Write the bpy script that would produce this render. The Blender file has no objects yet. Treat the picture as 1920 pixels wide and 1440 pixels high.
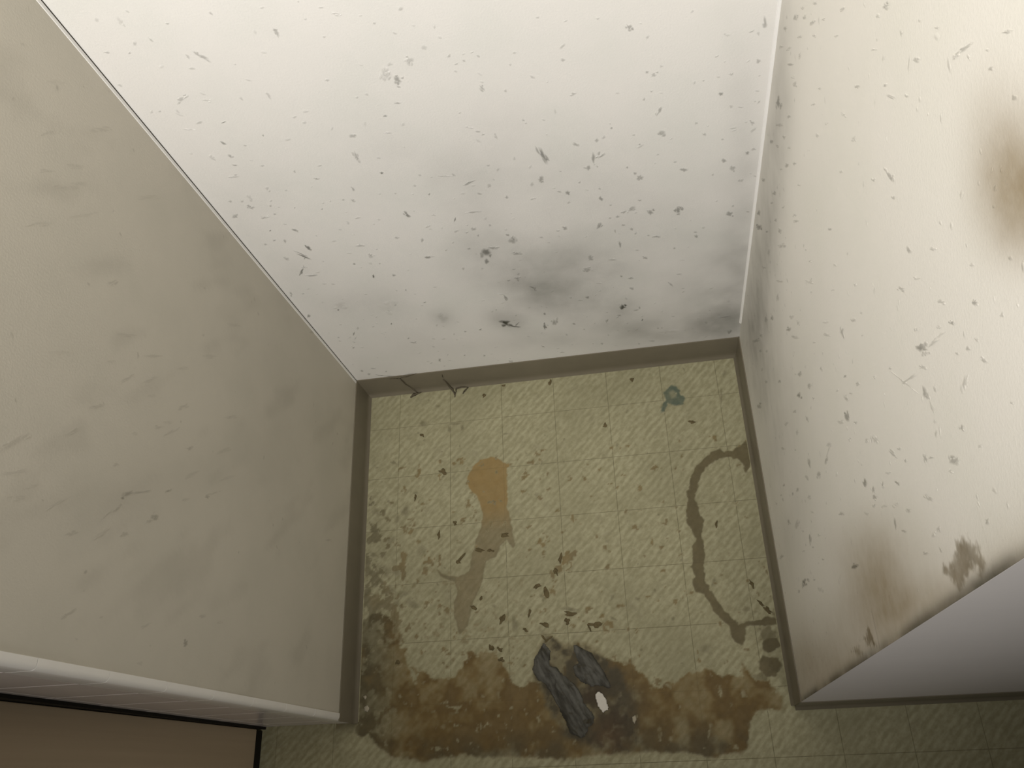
import bpy, math, random
import numpy as np
from mathutils import Vector

S = bpy.context.scene
C = S.collection
# ------------------------------------------------------------------ camera
cam_d = bpy.data.cameras.new('camera'); cam = bpy.data.objects.new('camera', cam_d); C.objects.link(cam)
cam_d.sensor_fit = 'HORIZONTAL'; cam_d.sensor_width = 36.0
cam_d.lens = 1570.16 * 36.0 / 1920.0
cam_d.clip_start = 0.01
cam.location = (0.53056, -0.69904, 1.42403)
cam.rotation_mode = 'XYZ'
cam.rotation_euler = (0.4386737, 0.1845118, -0.0337140)
S.camera = cam
# ------------------------------------------------------------------ light
world = bpy.data.worlds.new('room_ambient'); S.world = world; world.use_nodes = True
world.node_tree.nodes['Background'].inputs[0].default_value = (1.0, 0.93, 0.80, 1)
world.node_tree.nodes['Background'].inputs[1].default_value = 0.055
sp = bpy.data.lights.new('ceiling_spot', 'SPOT')
sp.energy = 108; sp.color = (1.0, 0.965, 0.91); sp.shadow_soft_size = 0.09
sp.spot_size = math.radians(79); sp.spot_blend = 1.0
spo = bpy.data.objects.new('ceiling_spot', sp); C.objects.link(spo)
spo.location = (0.13, -1.05, 1.95)
spo.rotation_euler = (Vector((0.47, 0.0, 0.98)) - Vector(spo.location)).to_track_quat('-Z', 'Y').to_euler()
s2 = bpy.data.lights.new('added_fill_spot', 'SPOT')  # added fill lamp, brightens the lower left wall and front floor
s2.energy = 38; s2.color = (1.0, 0.95, 0.87); s2.shadow_soft_size = 0.16
s2.spot_size = math.radians(42); s2.spot_blend = 1.0
s2o = bpy.data.objects.new('added_fill_spot', s2); C.objects.link(s2o)
s2o.location = (1.20, -1.75, 2.10)
s2o.rotation_euler = (Vector((0.20, -0.76, 0.10)) - Vector(s2o.location)).to_track_quat('-Z', 'Y').to_euler()
S.view_settings.view_transform = 'Standard'; S.view_settings.look = 'None'
S.view_settings.exposure = 0.0; S.view_settings.gamma = 1.0
S.view_settings.use_curve_mapping = False

W, DL, DR, HB, ZT = 0.71, 0.599, 0.6053, 0.068, 2.4   # alcove width, depths, baseboard height, ceiling
# ------------------------------------------------------------------ traced marks, 0.1 mm units: u v | half axis | half axis | darkness %
BACK="""1509 8931 11 -27 -15 -10 35;2035 8580 1 -57 -18 -6 45;2039 8612 17 -14 -13 -16 50;2715 8665 36 -12 -7 -15 25;755 8758 7 -34 -16 -9 35;226 8711 27 -6 -9 -14 35;443 8653 22 7 -2 -13 35;372 9101 12 -20 -17 -13 20;590 9029 3 -49 -19 -8 18;1003 8483 3 -29 -17 -8 30;1157 8444 39 -65 -19 -16 45;1121 8497 23 -5 -11 -19 45;957 8325 28 -14 -10 -14 25;617 7951 62 27 -1 -24 30;689 7995 19 -4 -9 -16 30;877 7873 36 -18 -9 -13 22;1263 7808 4 -29 -12 -7 25;1579 7792 7 -48 -17 -10 28;2297 7861 21 -5 -6 -16 25;84 8278 11 -20 -12 -10 25;290 7829 17 -4 -8 -14 30;480 7786 8 -30 -16 -11 20;626 7570 34 0 -10 -23 28;899 7515 31 6 -3 -14 60;450 7495 62 -19 -5 -9 25;724 7198 19 -25 -14 -15 60;1242 7218 -1 -20 -13 -5 40;956 7101 18 -4 -8 -16 35;703 6975 12 -44 -19 -15 40;680 6806 28 -15 -10 -16 35;996 6720 19 -4 -10 -20 25;473 6974 10 -39 -20 -15 22;583 6603 65 -6 -8 -17 20;1337 6537 -5 -27 -14 -3 30;1551 6343 38 -9 -6 -14 45;860 6297 10 -38 -23 -19 20;564 6183 -7 -63 -24 -11 22;283 6165 22 -5 -14 -26 40;429 6132 24 -6 -9 -19 30;476 5995 27 -30 -18 -24 45;198 5865 35 -8 -24 -47 45;743 5962 17 -4 -9 -19 35;730 5785 25 -6 -9 -20 40;560 5750 37 -15 -13 -23 30;506 5456 13 -3 -10 -21 80;834 5393 32 -36 -13 -19 55;459 5232 21 -5 -10 -22 40;593 5176 21 -5 -20 -44 35;847 4956 13 -54 -22 -21 80;706 4764 56 -66 -11 -17 70;692 4833 48 -76 -9 -12 55;508 4407 45 54 7 -15 70;591 4495 39 -9 -6 -14 40;615 4262 62 -15 -8 -20 45;424 4769 18 -40 -22 -26 35;300 5173 12 -27 -16 -17 30;1799 7307 22 -5 -8 -18 22;1722 7414 26 -6 -6 -15 25;2737 7210 22 -5 -6 -18 45;2941 7374 34 -8 -5 -14 40;3045 7702 12 -42 -34 -22 55;2937 7811 53 -12 -19 -58 22;3105 7717 17 -4 -5 -16 35;2254 6983 32 -17 -14 -27 40;2178 6623 3 -89 -23 -11 40;2382 6268 24 -5 -7 -21 65;1922 6053 6 -38 -14 -10 40;1719 5867 20 -5 -7 -19 35;1838 5827 12 -35 -13 -13 35;1373 5744 17 -4 -8 -20 35;1035 5852 12 -3 -7 -16 35;1607 5390 14 -26 -11 -13 30;2039 5356 20 -5 -8 -25 20;1574 4838 54 -13 -10 -27 35;1636 4558 10 -35 -18 -19 40;1339 4411 3 -29 -13 -10 50;1499 4033 -14 -41 -11 3 80;1800 3988 23 -5 -10 -31 45;2141 4898 24 -6 -9 -27 35;2683 6937 45 -10 -4 -13 22;2389 8671 15 -3 -6 -13 20;2593 8768 26 -6 -5 -13 22;2484 8424 16 -3 -6 -14 25;3031 7930 28 -6 -8 -26 20;2023 8886 22 -5 -8 -17 15;195 7841 17 -4 -14 -22 20;5580 7873 29 -29 -16 -27 42;3250 7936 36 -8 -17 -56 28;2942 7810 49 -11 -21 -64 22;3041 7708 31 7 -2 -59 55;3108 7722 21 14 3 -9 40;3026 7604 20 -16 -8 -12 40;3448 8067 24 -5 -9 -30 20;3815 7807 14 -3 -4 -18 30;3727 7782 23 18 5 -11 25;4677 8197 15 -3 -3 -17 22;4364 7800 18 -4 -3 -18 25;4850 7591 23 -5 -3 -21 30;5763 7705 15 28 10 -10 22;6221 7938 15 12 8 -13 20;3919 7392 16 -44 -18 -13 35;4907 7084 35 -3 -1 -27 30;4668 6843 13 -3 -7 -50 20;4282 6793 8 -22 -12 -10 25;5854 6603 28 60 15 -16 45;6553 6713 26 -6 1 -28 50;5809 7164 30 -7 -1 -26 35;5849 7198 17 -4 0 -17 35;5893 7273 17 -4 0 -17 25;5737 7223 17 -4 -1 -20 35;5776 6927 19 -4 -1 -18 28;5688 6825 15 -3 -1 -24 30;6652 6987 26 -6 1 -20 28;6516 6979 19 -4 1 -15 22;5288 6436 20 -5 -2 -23 50;5867 6215 37 -8 -1 -48 45;6280 6297 16 -4 0 -23 28;6382 6078 25 -6 1 -28 35;5094 6265 15 -17 -17 -32 35;4840 6245 39 -39 -12 -26 42;4414 6152 27 -142 -28 -14 60;4448 6053 24 -5 -4 -29 60;5021 5952 22 1 2 -95 50;5131 5971 53 32 5 -20 40;5099 6015 14 -3 -5 -50 40;4950 5781 24 -5 -5 -45 45;5058 5783 14 -3 -2 -22 35;4319 5694 38 23 10 -50 50;5604 6072 16 -4 -1 -21 35;6022 5650 22 -5 0 -19 30;6138 5472 48 -24 -4 -37 45;6638 5536 29 -7 2 -45 45;6750 5359 28 -41 -17 -31 45;5517 5544 17 -4 -1 -27 40;5574 5445 39 -9 -2 -47 48;6501 5288 17 -4 1 -28 32;5426 5680 17 -4 -1 -23 35;3403 5832 72 25 0 -15 50;3777 6664 18 -4 -4 -19 35;3917 6599 8 -43 -12 -6 30;3634 6814 43 -15 -4 -12 25;4061 6159 14 -3 -5 -28 22;3717 6107 19 -4 -4 -18 28;3145 6029 72 -16 -4 -15 30;2833 6119 19 -4 -5 -18 28;4627 5341 30 -7 -6 -48 50;4523 5393 30 -7 -3 -20 35;4162 5323 36 12 1 -20 32;4802 5523 17 16 6 -17 32;5044 5128 23 8 6 -49 50;5050 5334 18 -4 -2 -24 30;5552 4968 23 -5 -1 -25 35;5160 4960 15 -4 -2 -21 32;3823 5431 23 -5 -7 -36 40;4615 5142 25 -6 -4 -29 25;3495 5589 30 -7 -5 -24 30;3647 5717 20 -5 -8 -38 28;4194 5631 17 -15 -17 -41 25;5426 4803 47 33 10 -37 45;5331 4759 36 13 4 -26 42;5232 4684 26 -6 -2 -27 40;5132 4671 18 -4 -2 -27 38;5683 4668 39 -9 -2 -53 55;6059 4634 27 70 32 -38 58;6078 4682 37 -8 0 -35 50;6757 4383 40 -9 3 -55 50;6790 4561 16 -4 1 -27 30;3327 5225 84 -7 -3 -17 35;2442 5365 25 -41 -19 -26 70;2436 5410 20 -5 -8 -25 75;3044 5122 21 41 8 -8 80;2848 5726 12 -3 -7 -23 50;2787 5285 26 -6 -7 -25 20;2479 4766 21 -5 -16 -54 35;2638 5049 34 11 -2 -26 25;2436 4332 33 -8 -8 -29 65;3241 4852 32 -7 -9 -40 40;3269 4690 13 -3 -6 -27 40;3130 4794 29 9 0 -22 30;3484 4887 16 -4 -6 -26 25;3678 4608 24 -6 -6 -32 50;3718 4449 51 18 2 -74 40;3740 4493 22 -5 -12 -65 50;4491 4582 32 -7 -6 -50 50;4389 4536 24 -6 -3 -23 30;4973 4539 21 -41 -33 -49 52;5298 4463 24 -6 -1 -23 40;5408 4344 24 -6 -2 -37 40;5175 4337 13 5 6 -46 32;5745 4079 44 -10 -1 -24 45;5636 4133 16 -4 -1 -19 35;6308 3951 25 -6 1 -44 48;6293 4065 25 -6 0 -19 35;5221 4011 22 2 2 -79 50;4138 4438 21 -20 -11 -29 30;3295 4266 61 -14 -21 -97 65;3412 4339 60 -14 -6 -29 40;3333 4170 22 -5 -10 -49 60;3250 4029 31 -7 -13 -60 62;3717 4130 61 -14 -6 -34 45;3072 4404 25 -6 -7 -28 38;5997 3727 17 -4 0 -30 35;5558 3574 33 -19 -4 -30 50;4770 3735 34 13 5 -51 42;5085 3634 57 -14 -2 -21 30;4683 3461 53 4 0 -48 42;3611 3469 35 -8 -8 -43 35;5326 3056 41 -10 -2 -28 40;5182 3147 18 -4 -2 -33 35;2869 3923 20 -5 -10 -41 35;1815 3985 20 -5 -10 -31 30;2156 4895 24 -6 -7 -22 20;3147 3856 17 -4 -7 -31 20;6585 7552 32 -7 1 -26 15;6599 5943 14 -3 1 -21 25;6843 5091 13 -3 1 -24 30;2142 4898 24 -6 -9 -27 20;3421 8366 15 -3 -4 -14 12;848 4949 12 -60 -21 -19 75;710 4749 53 -70 -8 -12 75;700 4726 5 -7 -30 -40 60;492 4369 38 42 5 -17 65;589 4518 7 -3 -23 -47 35;602 4264 66 -21 -6 -14 50;427 4762 15 -46 -14 -15 40;104 3865 -6 -50 -18 -10 40;281 3814 21 -5 -8 -19 40;415 3927 33 -8 -5 -11 35;626 3219 17 -4 -10 -25 70;89 3154 26 -6 -21 -50 65;-72 2628 26 -19 -16 -30 50;1333 4416 10 -19 -13 -17 55;1499 4029 12 -3 -16 -48 90;1813 3985 20 -5 -8 -26 42;2430 4333 33 -8 -8 -28 68;1639 4557 12 -40 -22 -23 35;2476 4763 15 -4 -13 -45 40;1573 4831 47 -19 -8 -19 30;1860 3544 10 -3 -8 -27 55;2039 3114 33 8 -3 -21 50;1313 2587 11 -3 -9 -27 85;1763 2638 9 -2 -5 -18 50;2448 2025 18 -5 -7 -28 40;2713 2039 23 17 1 -26 60;600 2426 8 -11 -33 -58 55;722 2579 12 -16 -23 -40 30;413 1940 29 15 -4 -28 50;295 2351 16 -4 -11 -28 35;1442 2038 5 -21 -18 -23 55;1481 1862 40 -32 -8 -19 50;1517 1874 27 27 2 -16 50;1747 1105 14 -32 -35 -61 50;2231 1175 17 -4 -8 -32 50;2574 1076 19 -5 -8 -37 50;1941 1270 12 -3 -7 -26 35;1773 856 25 -6 -6 -22 30;667 902 15 -4 -11 -33 45;243 1041 30 -8 -14 -38 38;473 1083 44 -11 -8 -22 38;322 882 30 -8 -14 -39 35;517 777 65 -32 -8 -22 70;729 680 147 -51 -8 -23 65;971 672 141 27 -5 -23 55;2989 732 24 -30 -11 -30 40;3331 2965 12 -74 -18 -16 60;3283 3063 47 -11 -2 -12 35;3179 2154 73 -18 -16 -84 100;3259 2037 105 -69 -10 -36 90;3346 2055 37 41 4 -20 65;2193 2542 76 -19 -31 -116 15;716 3362 85 -21 -34 -90 10;1417 3101 130 -32 -55 -168 6;567 2257 28 32 3 -14 30;5146 2210 56 -34 -10 -65 100;5353 2054 54 2 0 -23 40;5413 2113 13 -8 -7 -53 40;5071 1950 32 -8 -2 -23 45;3798 1879 19 -1 -10 -96 70;3812 1841 23 -40 -12 -27 65;3808 1974 11 -3 -6 -38 70;3975 1981 41 -10 -13 -94 50;3861 2295 20 -5 -5 -36 50;4295 1844 28 -7 -4 -33 50;4442 1619 16 -18 -6 -22 35;5440 1701 11 -17 -11 -31 80;4851 1813 24 31 9 -32 45;4874 2092 18 -4 -1 -14 40;5032 1888 30 26 3 -17 35;3798 3149 32 -33 -11 -29 42;3820 3081 1 -40 -13 -5 40;3601 3464 31 -32 -12 -31 42;3644 3581 19 -4 -4 -23 30;3469 3435 29 -7 -4 -23 32;4608 2645 29 -18 -9 -45 45;4345 2696 16 -26 -11 -24 35;4671 3464 38 3 0 -46 40;4765 3766 25 2 0 -74 40;5313 2762 31 -31 -9 -34 50;5319 3062 32 -8 -2 -28 50;5184 3151 17 -4 -2 -24 50;5935 2716 33 -73 -9 -15 40;6051 3003 42 -10 0 -24 30;5565 3576 28 -11 -2 -22 40;4821 3027 38 -9 -1 -16 32;6912 903 24 40 21 -52 40;5693 1343 24 -6 -1 -25 35;5575 898 48 -12 -1 -32 30;5341 850 19 -5 -2 -32 30;4698 1011 24 -6 -3 -37 35;4541 1051 14 -4 -3 -26 30;3661 1165 30 -27 -7 -24 50;3958 871 35 5 -1 -27 35;4833 1303 14 -4 -2 -20 30;6795 1454 92 -6 2 -24 22;3001 729 24 -30 -11 -30 40;5884 1185 143 -36 -1 -61 8;6961 7634 17 -4 7 -79 45;6964 7601 24 -5 3 -35 40;6934 7113 21 -14 -7 -34 38;6553 6714 26 -6 1 -21 55;6656 6987 18 11 6 -14 30;6935 6157 25 -26 -7 -21 32;6916 5624 25 -6 2 -38 48;6994 5668 29 -6 1 -19 32;6635 5539 25 -6 2 -39 42;6750 5357 27 -29 -13 -37 42;6844 5100 13 -3 1 -21 28;6749 4386 32 -7 2 -43 50;7042 5140 17 -4 2 -21 32;7001 4377 23 -5 1 -19 35;6959 6668 22 -5 1 -13 22;6560 7569 15 -3 1 -13 20;6943 6506 15 -3 1 -11 20;6909 7504 14 -3 2 -27 22"""
RIGHT="""-1113 8801 -65 51 0 -17 35;-770 8455 -34 41 -31 16 35;-591 8190 -66 58 -13 -20 40;-877 8443 -40 36 -11 -16 38;-1134 8617 -49 66 -31 17 40;-294 7794 -61 55 -10 -16 40;-829 8184 -63 58 -7 -10 25;-1241 8575 -36 33 -8 -11 25;-537 7769 -68 84 -28 15 35;-242 7510 -63 60 -6 -10 32;-921 8047 -42 40 -15 -22 30;-657 7669 -102 100 -8 -12 45;-926 7681 -50 71 -50 30 40;-789 7637 -56 56 -5 -8 25;-407 6882 -77 84 -39 -25 55;-523 6955 -51 54 -13 -22 50;-887 7186 -63 86 -33 17 40;-578 6719 -102 113 -9 -16 28;-822 6804 -54 62 -9 -14 42;-341 6174 -64 73 -14 -25 50;-1996 8317 -39 43 -5 -7 25;-1835 7980 -34 39 -9 -12 30;-2647 8866 -42 49 -11 -13 22;-1345 7002 -63 77 -8 -12 42;-1094 6663 -52 55 13 -47 40;-898 6362 -50 61 -6 -10 28;-235 5337 -70 88 -9 -18 45;-785 5779 -80 104 -10 -18 48;-729 5517 -63 83 -6 -11 35;-222 4618 -82 112 -18 -36 48;-338 4469 -122 171 -18 -36 70;-722 4905 -44 63 -7 -13 42;-1239 5658 -56 79 -15 -26 40;-1652 6533 -52 71 -7 -11 35;-1727 6524 -61 85 -6 -9 42;-1010 5550 -52 72 -8 -13 38;-2646 7675 -32 45 -7 -8 38;-1210 6079 -36 48 -6 -10 28;-1811 9347 -36 47 -26 12 30;-2599 10055 -46 40 -12 -13 42;-2507 9896 -27 24 -6 -7 25;-1409 8894 -42 37 -6 -8 28;-2935 10144 -21 19 -12 -12 28;-3124 10410 -24 22 -6 -6 18;-4006 11132 -32 36 -8 -1 35;-3708 10754 -42 72 -14 5 40;-3651 10645 -16 32 -16 7 25;-3779 10762 -10 12 -19 0 20;-3235 10224 -42 30 4 -20 38;-4006 10913 -21 21 -8 -7 35;-4272 11001 -16 17 -8 -6 32;-2460 9219 -36 45 -19 3 35;-2918 9694 -27 28 -6 -6 38;-3052 9731 -54 45 1 -14 32;-3257 9952 -25 26 -6 -6 28;-1648 8365 -34 35 -6 -8 28;-2336 8790 -56 39 12 -25 22;-3385 9349 -68 34 14 -28 40;-3427 9371 -26 33 -12 -13 45;-3543 9312 -23 31 -9 -9 35;-3177 9035 -25 32 -7 -8 32;-2564 8372 -30 37 -8 -9 25;-4517 10513 -11 15 -6 -5 20;-3910 10935 -16 15 -6 -5 20;-3354 10567 -26 23 -5 -5 20;-2772 9787 -21 16 3 -25 15;-1571 8091 -35 44 -14 3 35;-1601 6974 -40 51 -6 -9 28;-1071 6926 -45 53 -6 -9 30;-619 6426 -65 76 -6 -10 30;-1803 9085 -36 47 -14 6 20;-2587 9688 -38 36 -5 -5 20;-326 4450 -121 171 -17 -34 70;-1236 5655 -52 74 -16 -27 42;-1713 6514 -67 92 -6 -9 35;-2643 7680 -33 47 -6 -8 38;-1405 5587 -88 149 -35 15 35;-949 4755 -46 70 -26 -48 30;-844 4248 -56 88 -7 -13 30;-2370 6746 -32 49 -8 -11 22;-2945 7563 -34 31 11 -29 25;-2191 6675 -21 31 -5 -7 28;-1607 5124 -110 178 -8 -13 32;-2517 6599 -31 50 -16 -22 28;-1624 4771 -46 77 -25 -42 35;-3431 8012 -22 36 -8 -9 25;-2595 6515 -23 38 -6 -8 22;-1309 3659 -80 143 -19 -36 35;-1549 4109 -55 98 -17 -30 52;-2223 5328 -57 100 -16 -24 30;-2231 5038 -51 120 -48 41 48;-2469 5633 -35 62 -15 -23 28;-2480 5321 -99 172 -3 -25 32;-1217 2995 -65 121 -13 -25 42;-996 2405 -150 322 -35 23 40;-3593 7717 -42 60 0 -28 38;-3490 7314 -28 55 -31 -19 48;-3230 6770 -76 129 -3 -16 30;-3684 7995 -16 28 -8 -9 22;-1585 3214 -52 102 -11 -22 35;-1308 2672 -58 113 -10 -21 32;-2872 5150 -44 93 -19 -28 42;-3326 6233 -25 52 -11 -14 35;-1539 2498 -49 101 -12 -24 35;-2346 3823 -47 100 -10 -17 48;-1842 2731 -51 110 -12 -23 38;-3193 5508 -41 74 2 -67 32;-3022 4883 -63 141 -22 -32 60;-3820 7089 -22 46 -7 -8 48;-4039 7404 -28 48 -2 -32 40;-3978 6956 -20 59 -42 17 32;-4010 7140 -29 52 -1 -14 28;-1734 1575 -74 196 -53 41 48;-3038 4441 -41 97 -11 -17 38;-4100 6836 -27 77 -44 7 55;-3395 5078 -23 68 -51 28 32;-2907 3732 -34 157 -30 50 28;-4038 6547 -38 93 -15 -18 25;-4261 7075 -20 50 -10 -12 30;-3273 4356 -23 59 -18 -27 30;-3385 5615 -20 45 -7 -9 35;-4222 7923 -15 32 -7 -8 22;-4353 8353 -15 31 -8 -8 28;-4557 8562 -145 172 2 -16 22;-4609 8735 -33 126 -10 6 30;-4571 8571 -17 38 -11 -12 30;-4657 9001 -26 53 -9 -9 30;-4619 9115 -28 22 11 -49 30;-4549 9057 -40 78 -21 -21 60;-4590 9124 -21 41 -18 -17 50;-4638 9301 -24 93 -13 8 30;-4652 9429 -23 88 -8 5 22;-3974 9322 -13 30 -38 16 38;-4203 9676 -25 29 -2 -16 28;-4589 10102 -20 15 3 -21 20;-4810 10500 -19 17 -1 -16 32;-4065 8999 -33 43 -2 -20 38;-4105 9040 -10 17 -11 -11 30;-4509 9578 -23 39 -10 -9 30;-4761 10002 -19 32 -11 -10 50;-4687 9642 -21 37 -10 -9 48;-4605 9437 -17 32 -8 -7 28;-4979 10249 -14 24 -10 -8 28;-4182 9310 -31 49 -7 -7 15;-4910 9746 -19 18 2 -24 35;-4859 9585 -13 25 -7 -6 28;-4931 9888 -18 17 2 -19 20;-5057 9897 -28 23 2 -17 32;-5037 9569 -18 36 -27 -35 28;-5039 9583 -13 29 -15 -13 30;-4802 8920 -17 51 -38 5 50;-4838 8937 -12 39 -29 6 50;-4929 8971 -7 25 -44 9 22;-5223 9350 -10 37 -18 3 45;-5375 10057 -8 19 -6 -5 25;-5024 8956 -11 26 -11 -10 18;-3056 7319 -31 50 -5 -6 22;-4426 9083 -17 32 -7 -7 20;-3823 7870 -15 29 -5 -6 25;-3779 6687 -21 46 -8 -10 25;-2755 4904 -26 54 -7 -11 30;-2997 6171 -28 54 -6 -9 25;-3101 6789 -57 103 -10 -13 15;-2483 6529 -78 126 -10 -14 15;-5328 9075 -35 82 -14 -27 42;-5349 9136 -17 48 -16 -15 40;-5147 8609 -11 37 -28 -7 40;-5178 8716 -14 40 -6 -6 32;-4860 7921 -51 64 4 -34 40;-4887 8099 -19 37 -3 -19 32;-5008 8189 -10 36 -21 1 35;-4767 6947 -16 62 -37 5 58;-4895 7152 -14 53 -27 -5 42;-4958 7148 -24 57 -7 -43 42;-4958 7470 -9 35 -31 3 38;-5059 7847 -28 51 -1 -22 48;-5005 7052 -14 48 -12 -13 32;-5102 7376 -23 79 -8 -8 22;-5377 8477 -37 55 0 -31 32;-5314 7969 -17 58 -13 -13 35;-4711 5801 -27 109 -18 -3 40;-4990 6767 -26 55 -1 -29 28;-5189 7698 -21 71 -11 -11 15;-5303 7555 -8 34 -40 -14 45;-5401 7737 -20 56 -4 -13 38;-5595 8514 -7 42 -19 5 30;-5713 8441 -3 27 -21 11 30;-5662 8115 -11 47 -8 -8 28;-5776 9336 -8 30 -13 -11 38;-5662 9543 -1 20 -22 16 20;-3792 4692 -29 91 -50 -5 40;-4058 5088 -33 97 -25 -33 42;-4085 5616 -25 61 -16 -78 38;-4053 5762 -14 32 -18 -132 22;-4019 5888 -36 95 -14 -17 25;-3867 4381 -19 75 -40 37 35;-3769 3614 -22 65 -19 -55 45;-3697 3214 -22 71 -14 -22 42;-3386 2625 -22 66 -12 -19 50;-3023 3099 -55 148 -10 -16 30;-3402 2221 -26 85 -9 -15 35;-4071 4302 -32 83 -3 -71 28;-4064 3088 -42 131 -15 -138 28;-3858 2462 -24 95 -35 -1 40;-4460 3827 -18 72 -42 -59 55;-4581 3934 -17 70 -8 -12 40;-4570 4428 -24 91 -9 -12 28;-4056 1242 -45 191 -20 -34 42;-5251 5885 -19 117 -27 6 70;-4769 2837 -22 134 -43 20 70;-4800 3131 -19 92 -15 -21 40;-4780 2693 -20 99 -19 -27 50;-4904 3628 -13 63 -12 -16 38;-4774 2284 -16 80 -16 -24 35;-4834 4394 -15 63 -7 -9 35;-5074 3881 -27 138 -20 -27 20;-3257 4302 -23 59 -15 -23 35;-3486 2294 -21 70 -12 -20 38;-3350 1628 -28 93 -10 -16 28;-4509 7302 -16 42 -14 -15 28;-4610 7563 -17 61 -26 9 25;-5405 9528 -9 24 -6 -5 22;-5363 8992 -12 35 -7 -6 15;-5598 8377 -10 37 -12 -11 20;-4459 3237 -22 91 -9 -13 25;-3365 3977 -19 52 -7 -10 35;-4929 7672 -19 57 -7 -8 20;-4353 5932 -14 40 -14 -17 20;-4294 6743 -17 44 -12 -15 20;-4261 4308 -22 75 -8 -11 25;-4262 3444 -18 67 -12 -17 28"""
LEFT="""-2146 7681 64 -61 -11 -17 22;-2570 7308 58 -124 -17 -2 15;-2573 6815 69 -137 -17 -5 20;-3015 7167 74 -87 -9 -13 20;-2871 6810 89 -119 -12 -13 15;-3514 7561 54 -94 -15 -9 24;-2870 6089 51 -78 -15 -16 22;-3304 6505 38 -83 -16 -7 18;-3263 6259 91 -125 -9 -14 20;-3534 6901 28 -55 -14 -9 15;-2579 5047 68 -130 -17 -11 18;-3889 7817 86 -100 -13 -20 15;-4217 8446 106 -111 -14 -21 18;-4481 8387 66 -143 -15 -8 14;-4521 8149 40 -85 -12 -7 12;-3310 5848 24 -64 -22 -6 32;-3083 5134 104 -160 -13 -22 14;-3957 7104 16 -34 -15 -9 22;-3597 5733 79 -124 -14 -22 14;-4174 6828 48 -83 -18 -19 38;-4245 6909 8 -24 -15 -4 50;-4088 6609 53 -129 -13 -7 28;-3924 6146 27 -54 -12 -10 40;-4375 6970 48 -37 -4 -21 22;-4473 7101 73 -76 -5 -14 15;-4563 7793 88 -116 -9 -13 14;-3747 5336 13 -43 -20 -5 42;-3654 5194 64 -121 -9 -10 22;-3909 5761 39 -57 -10 -20 18;-4281 6320 18 -63 -28 -7 42;-4345 6395 36 -54 -9 -15 25;-4584 6781 26 -57 -19 -16 25;-4787 7551 28 -61 -15 -11 22;-4678 7135 62 -89 -14 -22 15;-80 2774 49 -91 -24 -4 30;-3297 1525 29 -114 -19 -3 20;-4669 8258 33 -109 -19 -6 10;-2005 5687 66 -132 -20 -5 12;-2441 6220 57 -117 -18 -5 12;-3388 4962 99 -163 -12 -20 10;-3184 6360 30 -73 -17 -5 12;-2967 7465 29 -58 -16 -4 10;-3226 8194 61 -120 -18 -5 8;-1305 5234 81 -147 -21 -5 10;-3016 6715 30 -68 -19 -5 10;-5463 5390 0 -41 -34 9 50;-5519 7436 25 -35 -8 -14 28;-5122 5113 23 -63 -18 -20 22;-5433 6918 5 -30 -15 -4 20;-5389 6171 42 -80 -10 -16 18;-5476 7369 45 -74 -9 -13 20;-5770 6183 5 -39 -19 -5 14;-5125 4704 9 -55 -16 -4 14;-5674 7210 3 -24 -12 -4 14;-5576 6055 3 -26 -11 -3 12;-1230 8921 90 -83 -14 -8 14;-615 8285 88 -109 -28 -4 16;-1615 8831 54 -66 -15 -5 14;-1295 8498 81 -98 -20 -6 14;-1444 8424 70 -89 -24 -7 14;-830 7401 125 -164 -23 -6 10;-2176 8768 104 -128 -17 -7 14;-1684 8232 156 -172 -13 -8 10;-1614 8580 93 -119 -17 -5 10;-679 9031 87 -88 -18 -5 7"""
GB="""3903 3722 704 -168 -94 -574 32;4194 2871 468 -286 -92 -402 30;3794 3050 246 -60 -67 -409 25;3140 4332 301 -71 -121 -529 20;4657 3238 483 -116 -64 -609 15;6892 1875 434 -106 38 -803 36;6557 1508 535 -132 14 -561 25;3203 2208 223 -145 -68 -238 35;5139 2216 189 -46 -18 -277 35;2197 2584 137 -34 -54 -204 22;1397 3218 329 -81 -158 -475 12;6941 3289 197 -47 67 -1186 25;5202 1371 819 -82 -11 -426 25;6203 1023 825 -82 14 -400 25;3442 5960 397 -91 -119 -509 10;4238 5778 1067 -244 -102 -624 10;2359 6517 382 -87 -195 -564 6;5890 3955 910 -214 -21 -1090 12;741 3379 245 -60 -119 -311 8;4087 6792 367 -82 -67 -347 5;3433 1416 745 -74 -32 -235 15;6917 5481 131 -8 167 -1288 14;525 6079 58 -422 -504 -374 6;403 4262 50 -443 -291 -253 7;4625 2076 522 -128 -35 -354 22;1536 1892 537 -135 -111 -375 8"""
GR="""-371 7543 -315 300 -303 -495 20;-428 6416 -348 393 -278 -489 24;-645 5193 -371 505 -315 -585 28;-717 3795 -409 653 -275 -551 34;-777 2331 -504 929 -263 -568 38;-1603 2515 -466 974 -277 -540 25;-2925 2651 -380 954 -176 -1498 14;-3988 2323 -284 968 -221 -1170 12;-2108 2474 -417 964 -287 -533 10"""
GT="""-4569 10776 -197 248 -139 -116 75;-4766 10717 -180 251 -112 -92 40;-4239 10799 -192 212 -131 -111 25;-5596 6664 -158 786 -203 -217 60;-5210 6390 -234 955 -171 -192 35;-5864 7176 -30 732 -112 119 50;-5602 5402 -162 950 -214 -249 30;-5857 3748 -229 1952 -229 -289 35;-5684 1026 -168 1583 -381 -563 30"""  # lowest front blobs paint shade into the wall along with edge dirt
GL="""-4400 7126 389 -599 -143 -186 5;-1543 3047 645 -1049 -625 -959 7;-2894 3893 220 -637 -664 -139 6;-3760 6028 643 -1131 -174 -198 5"""
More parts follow.
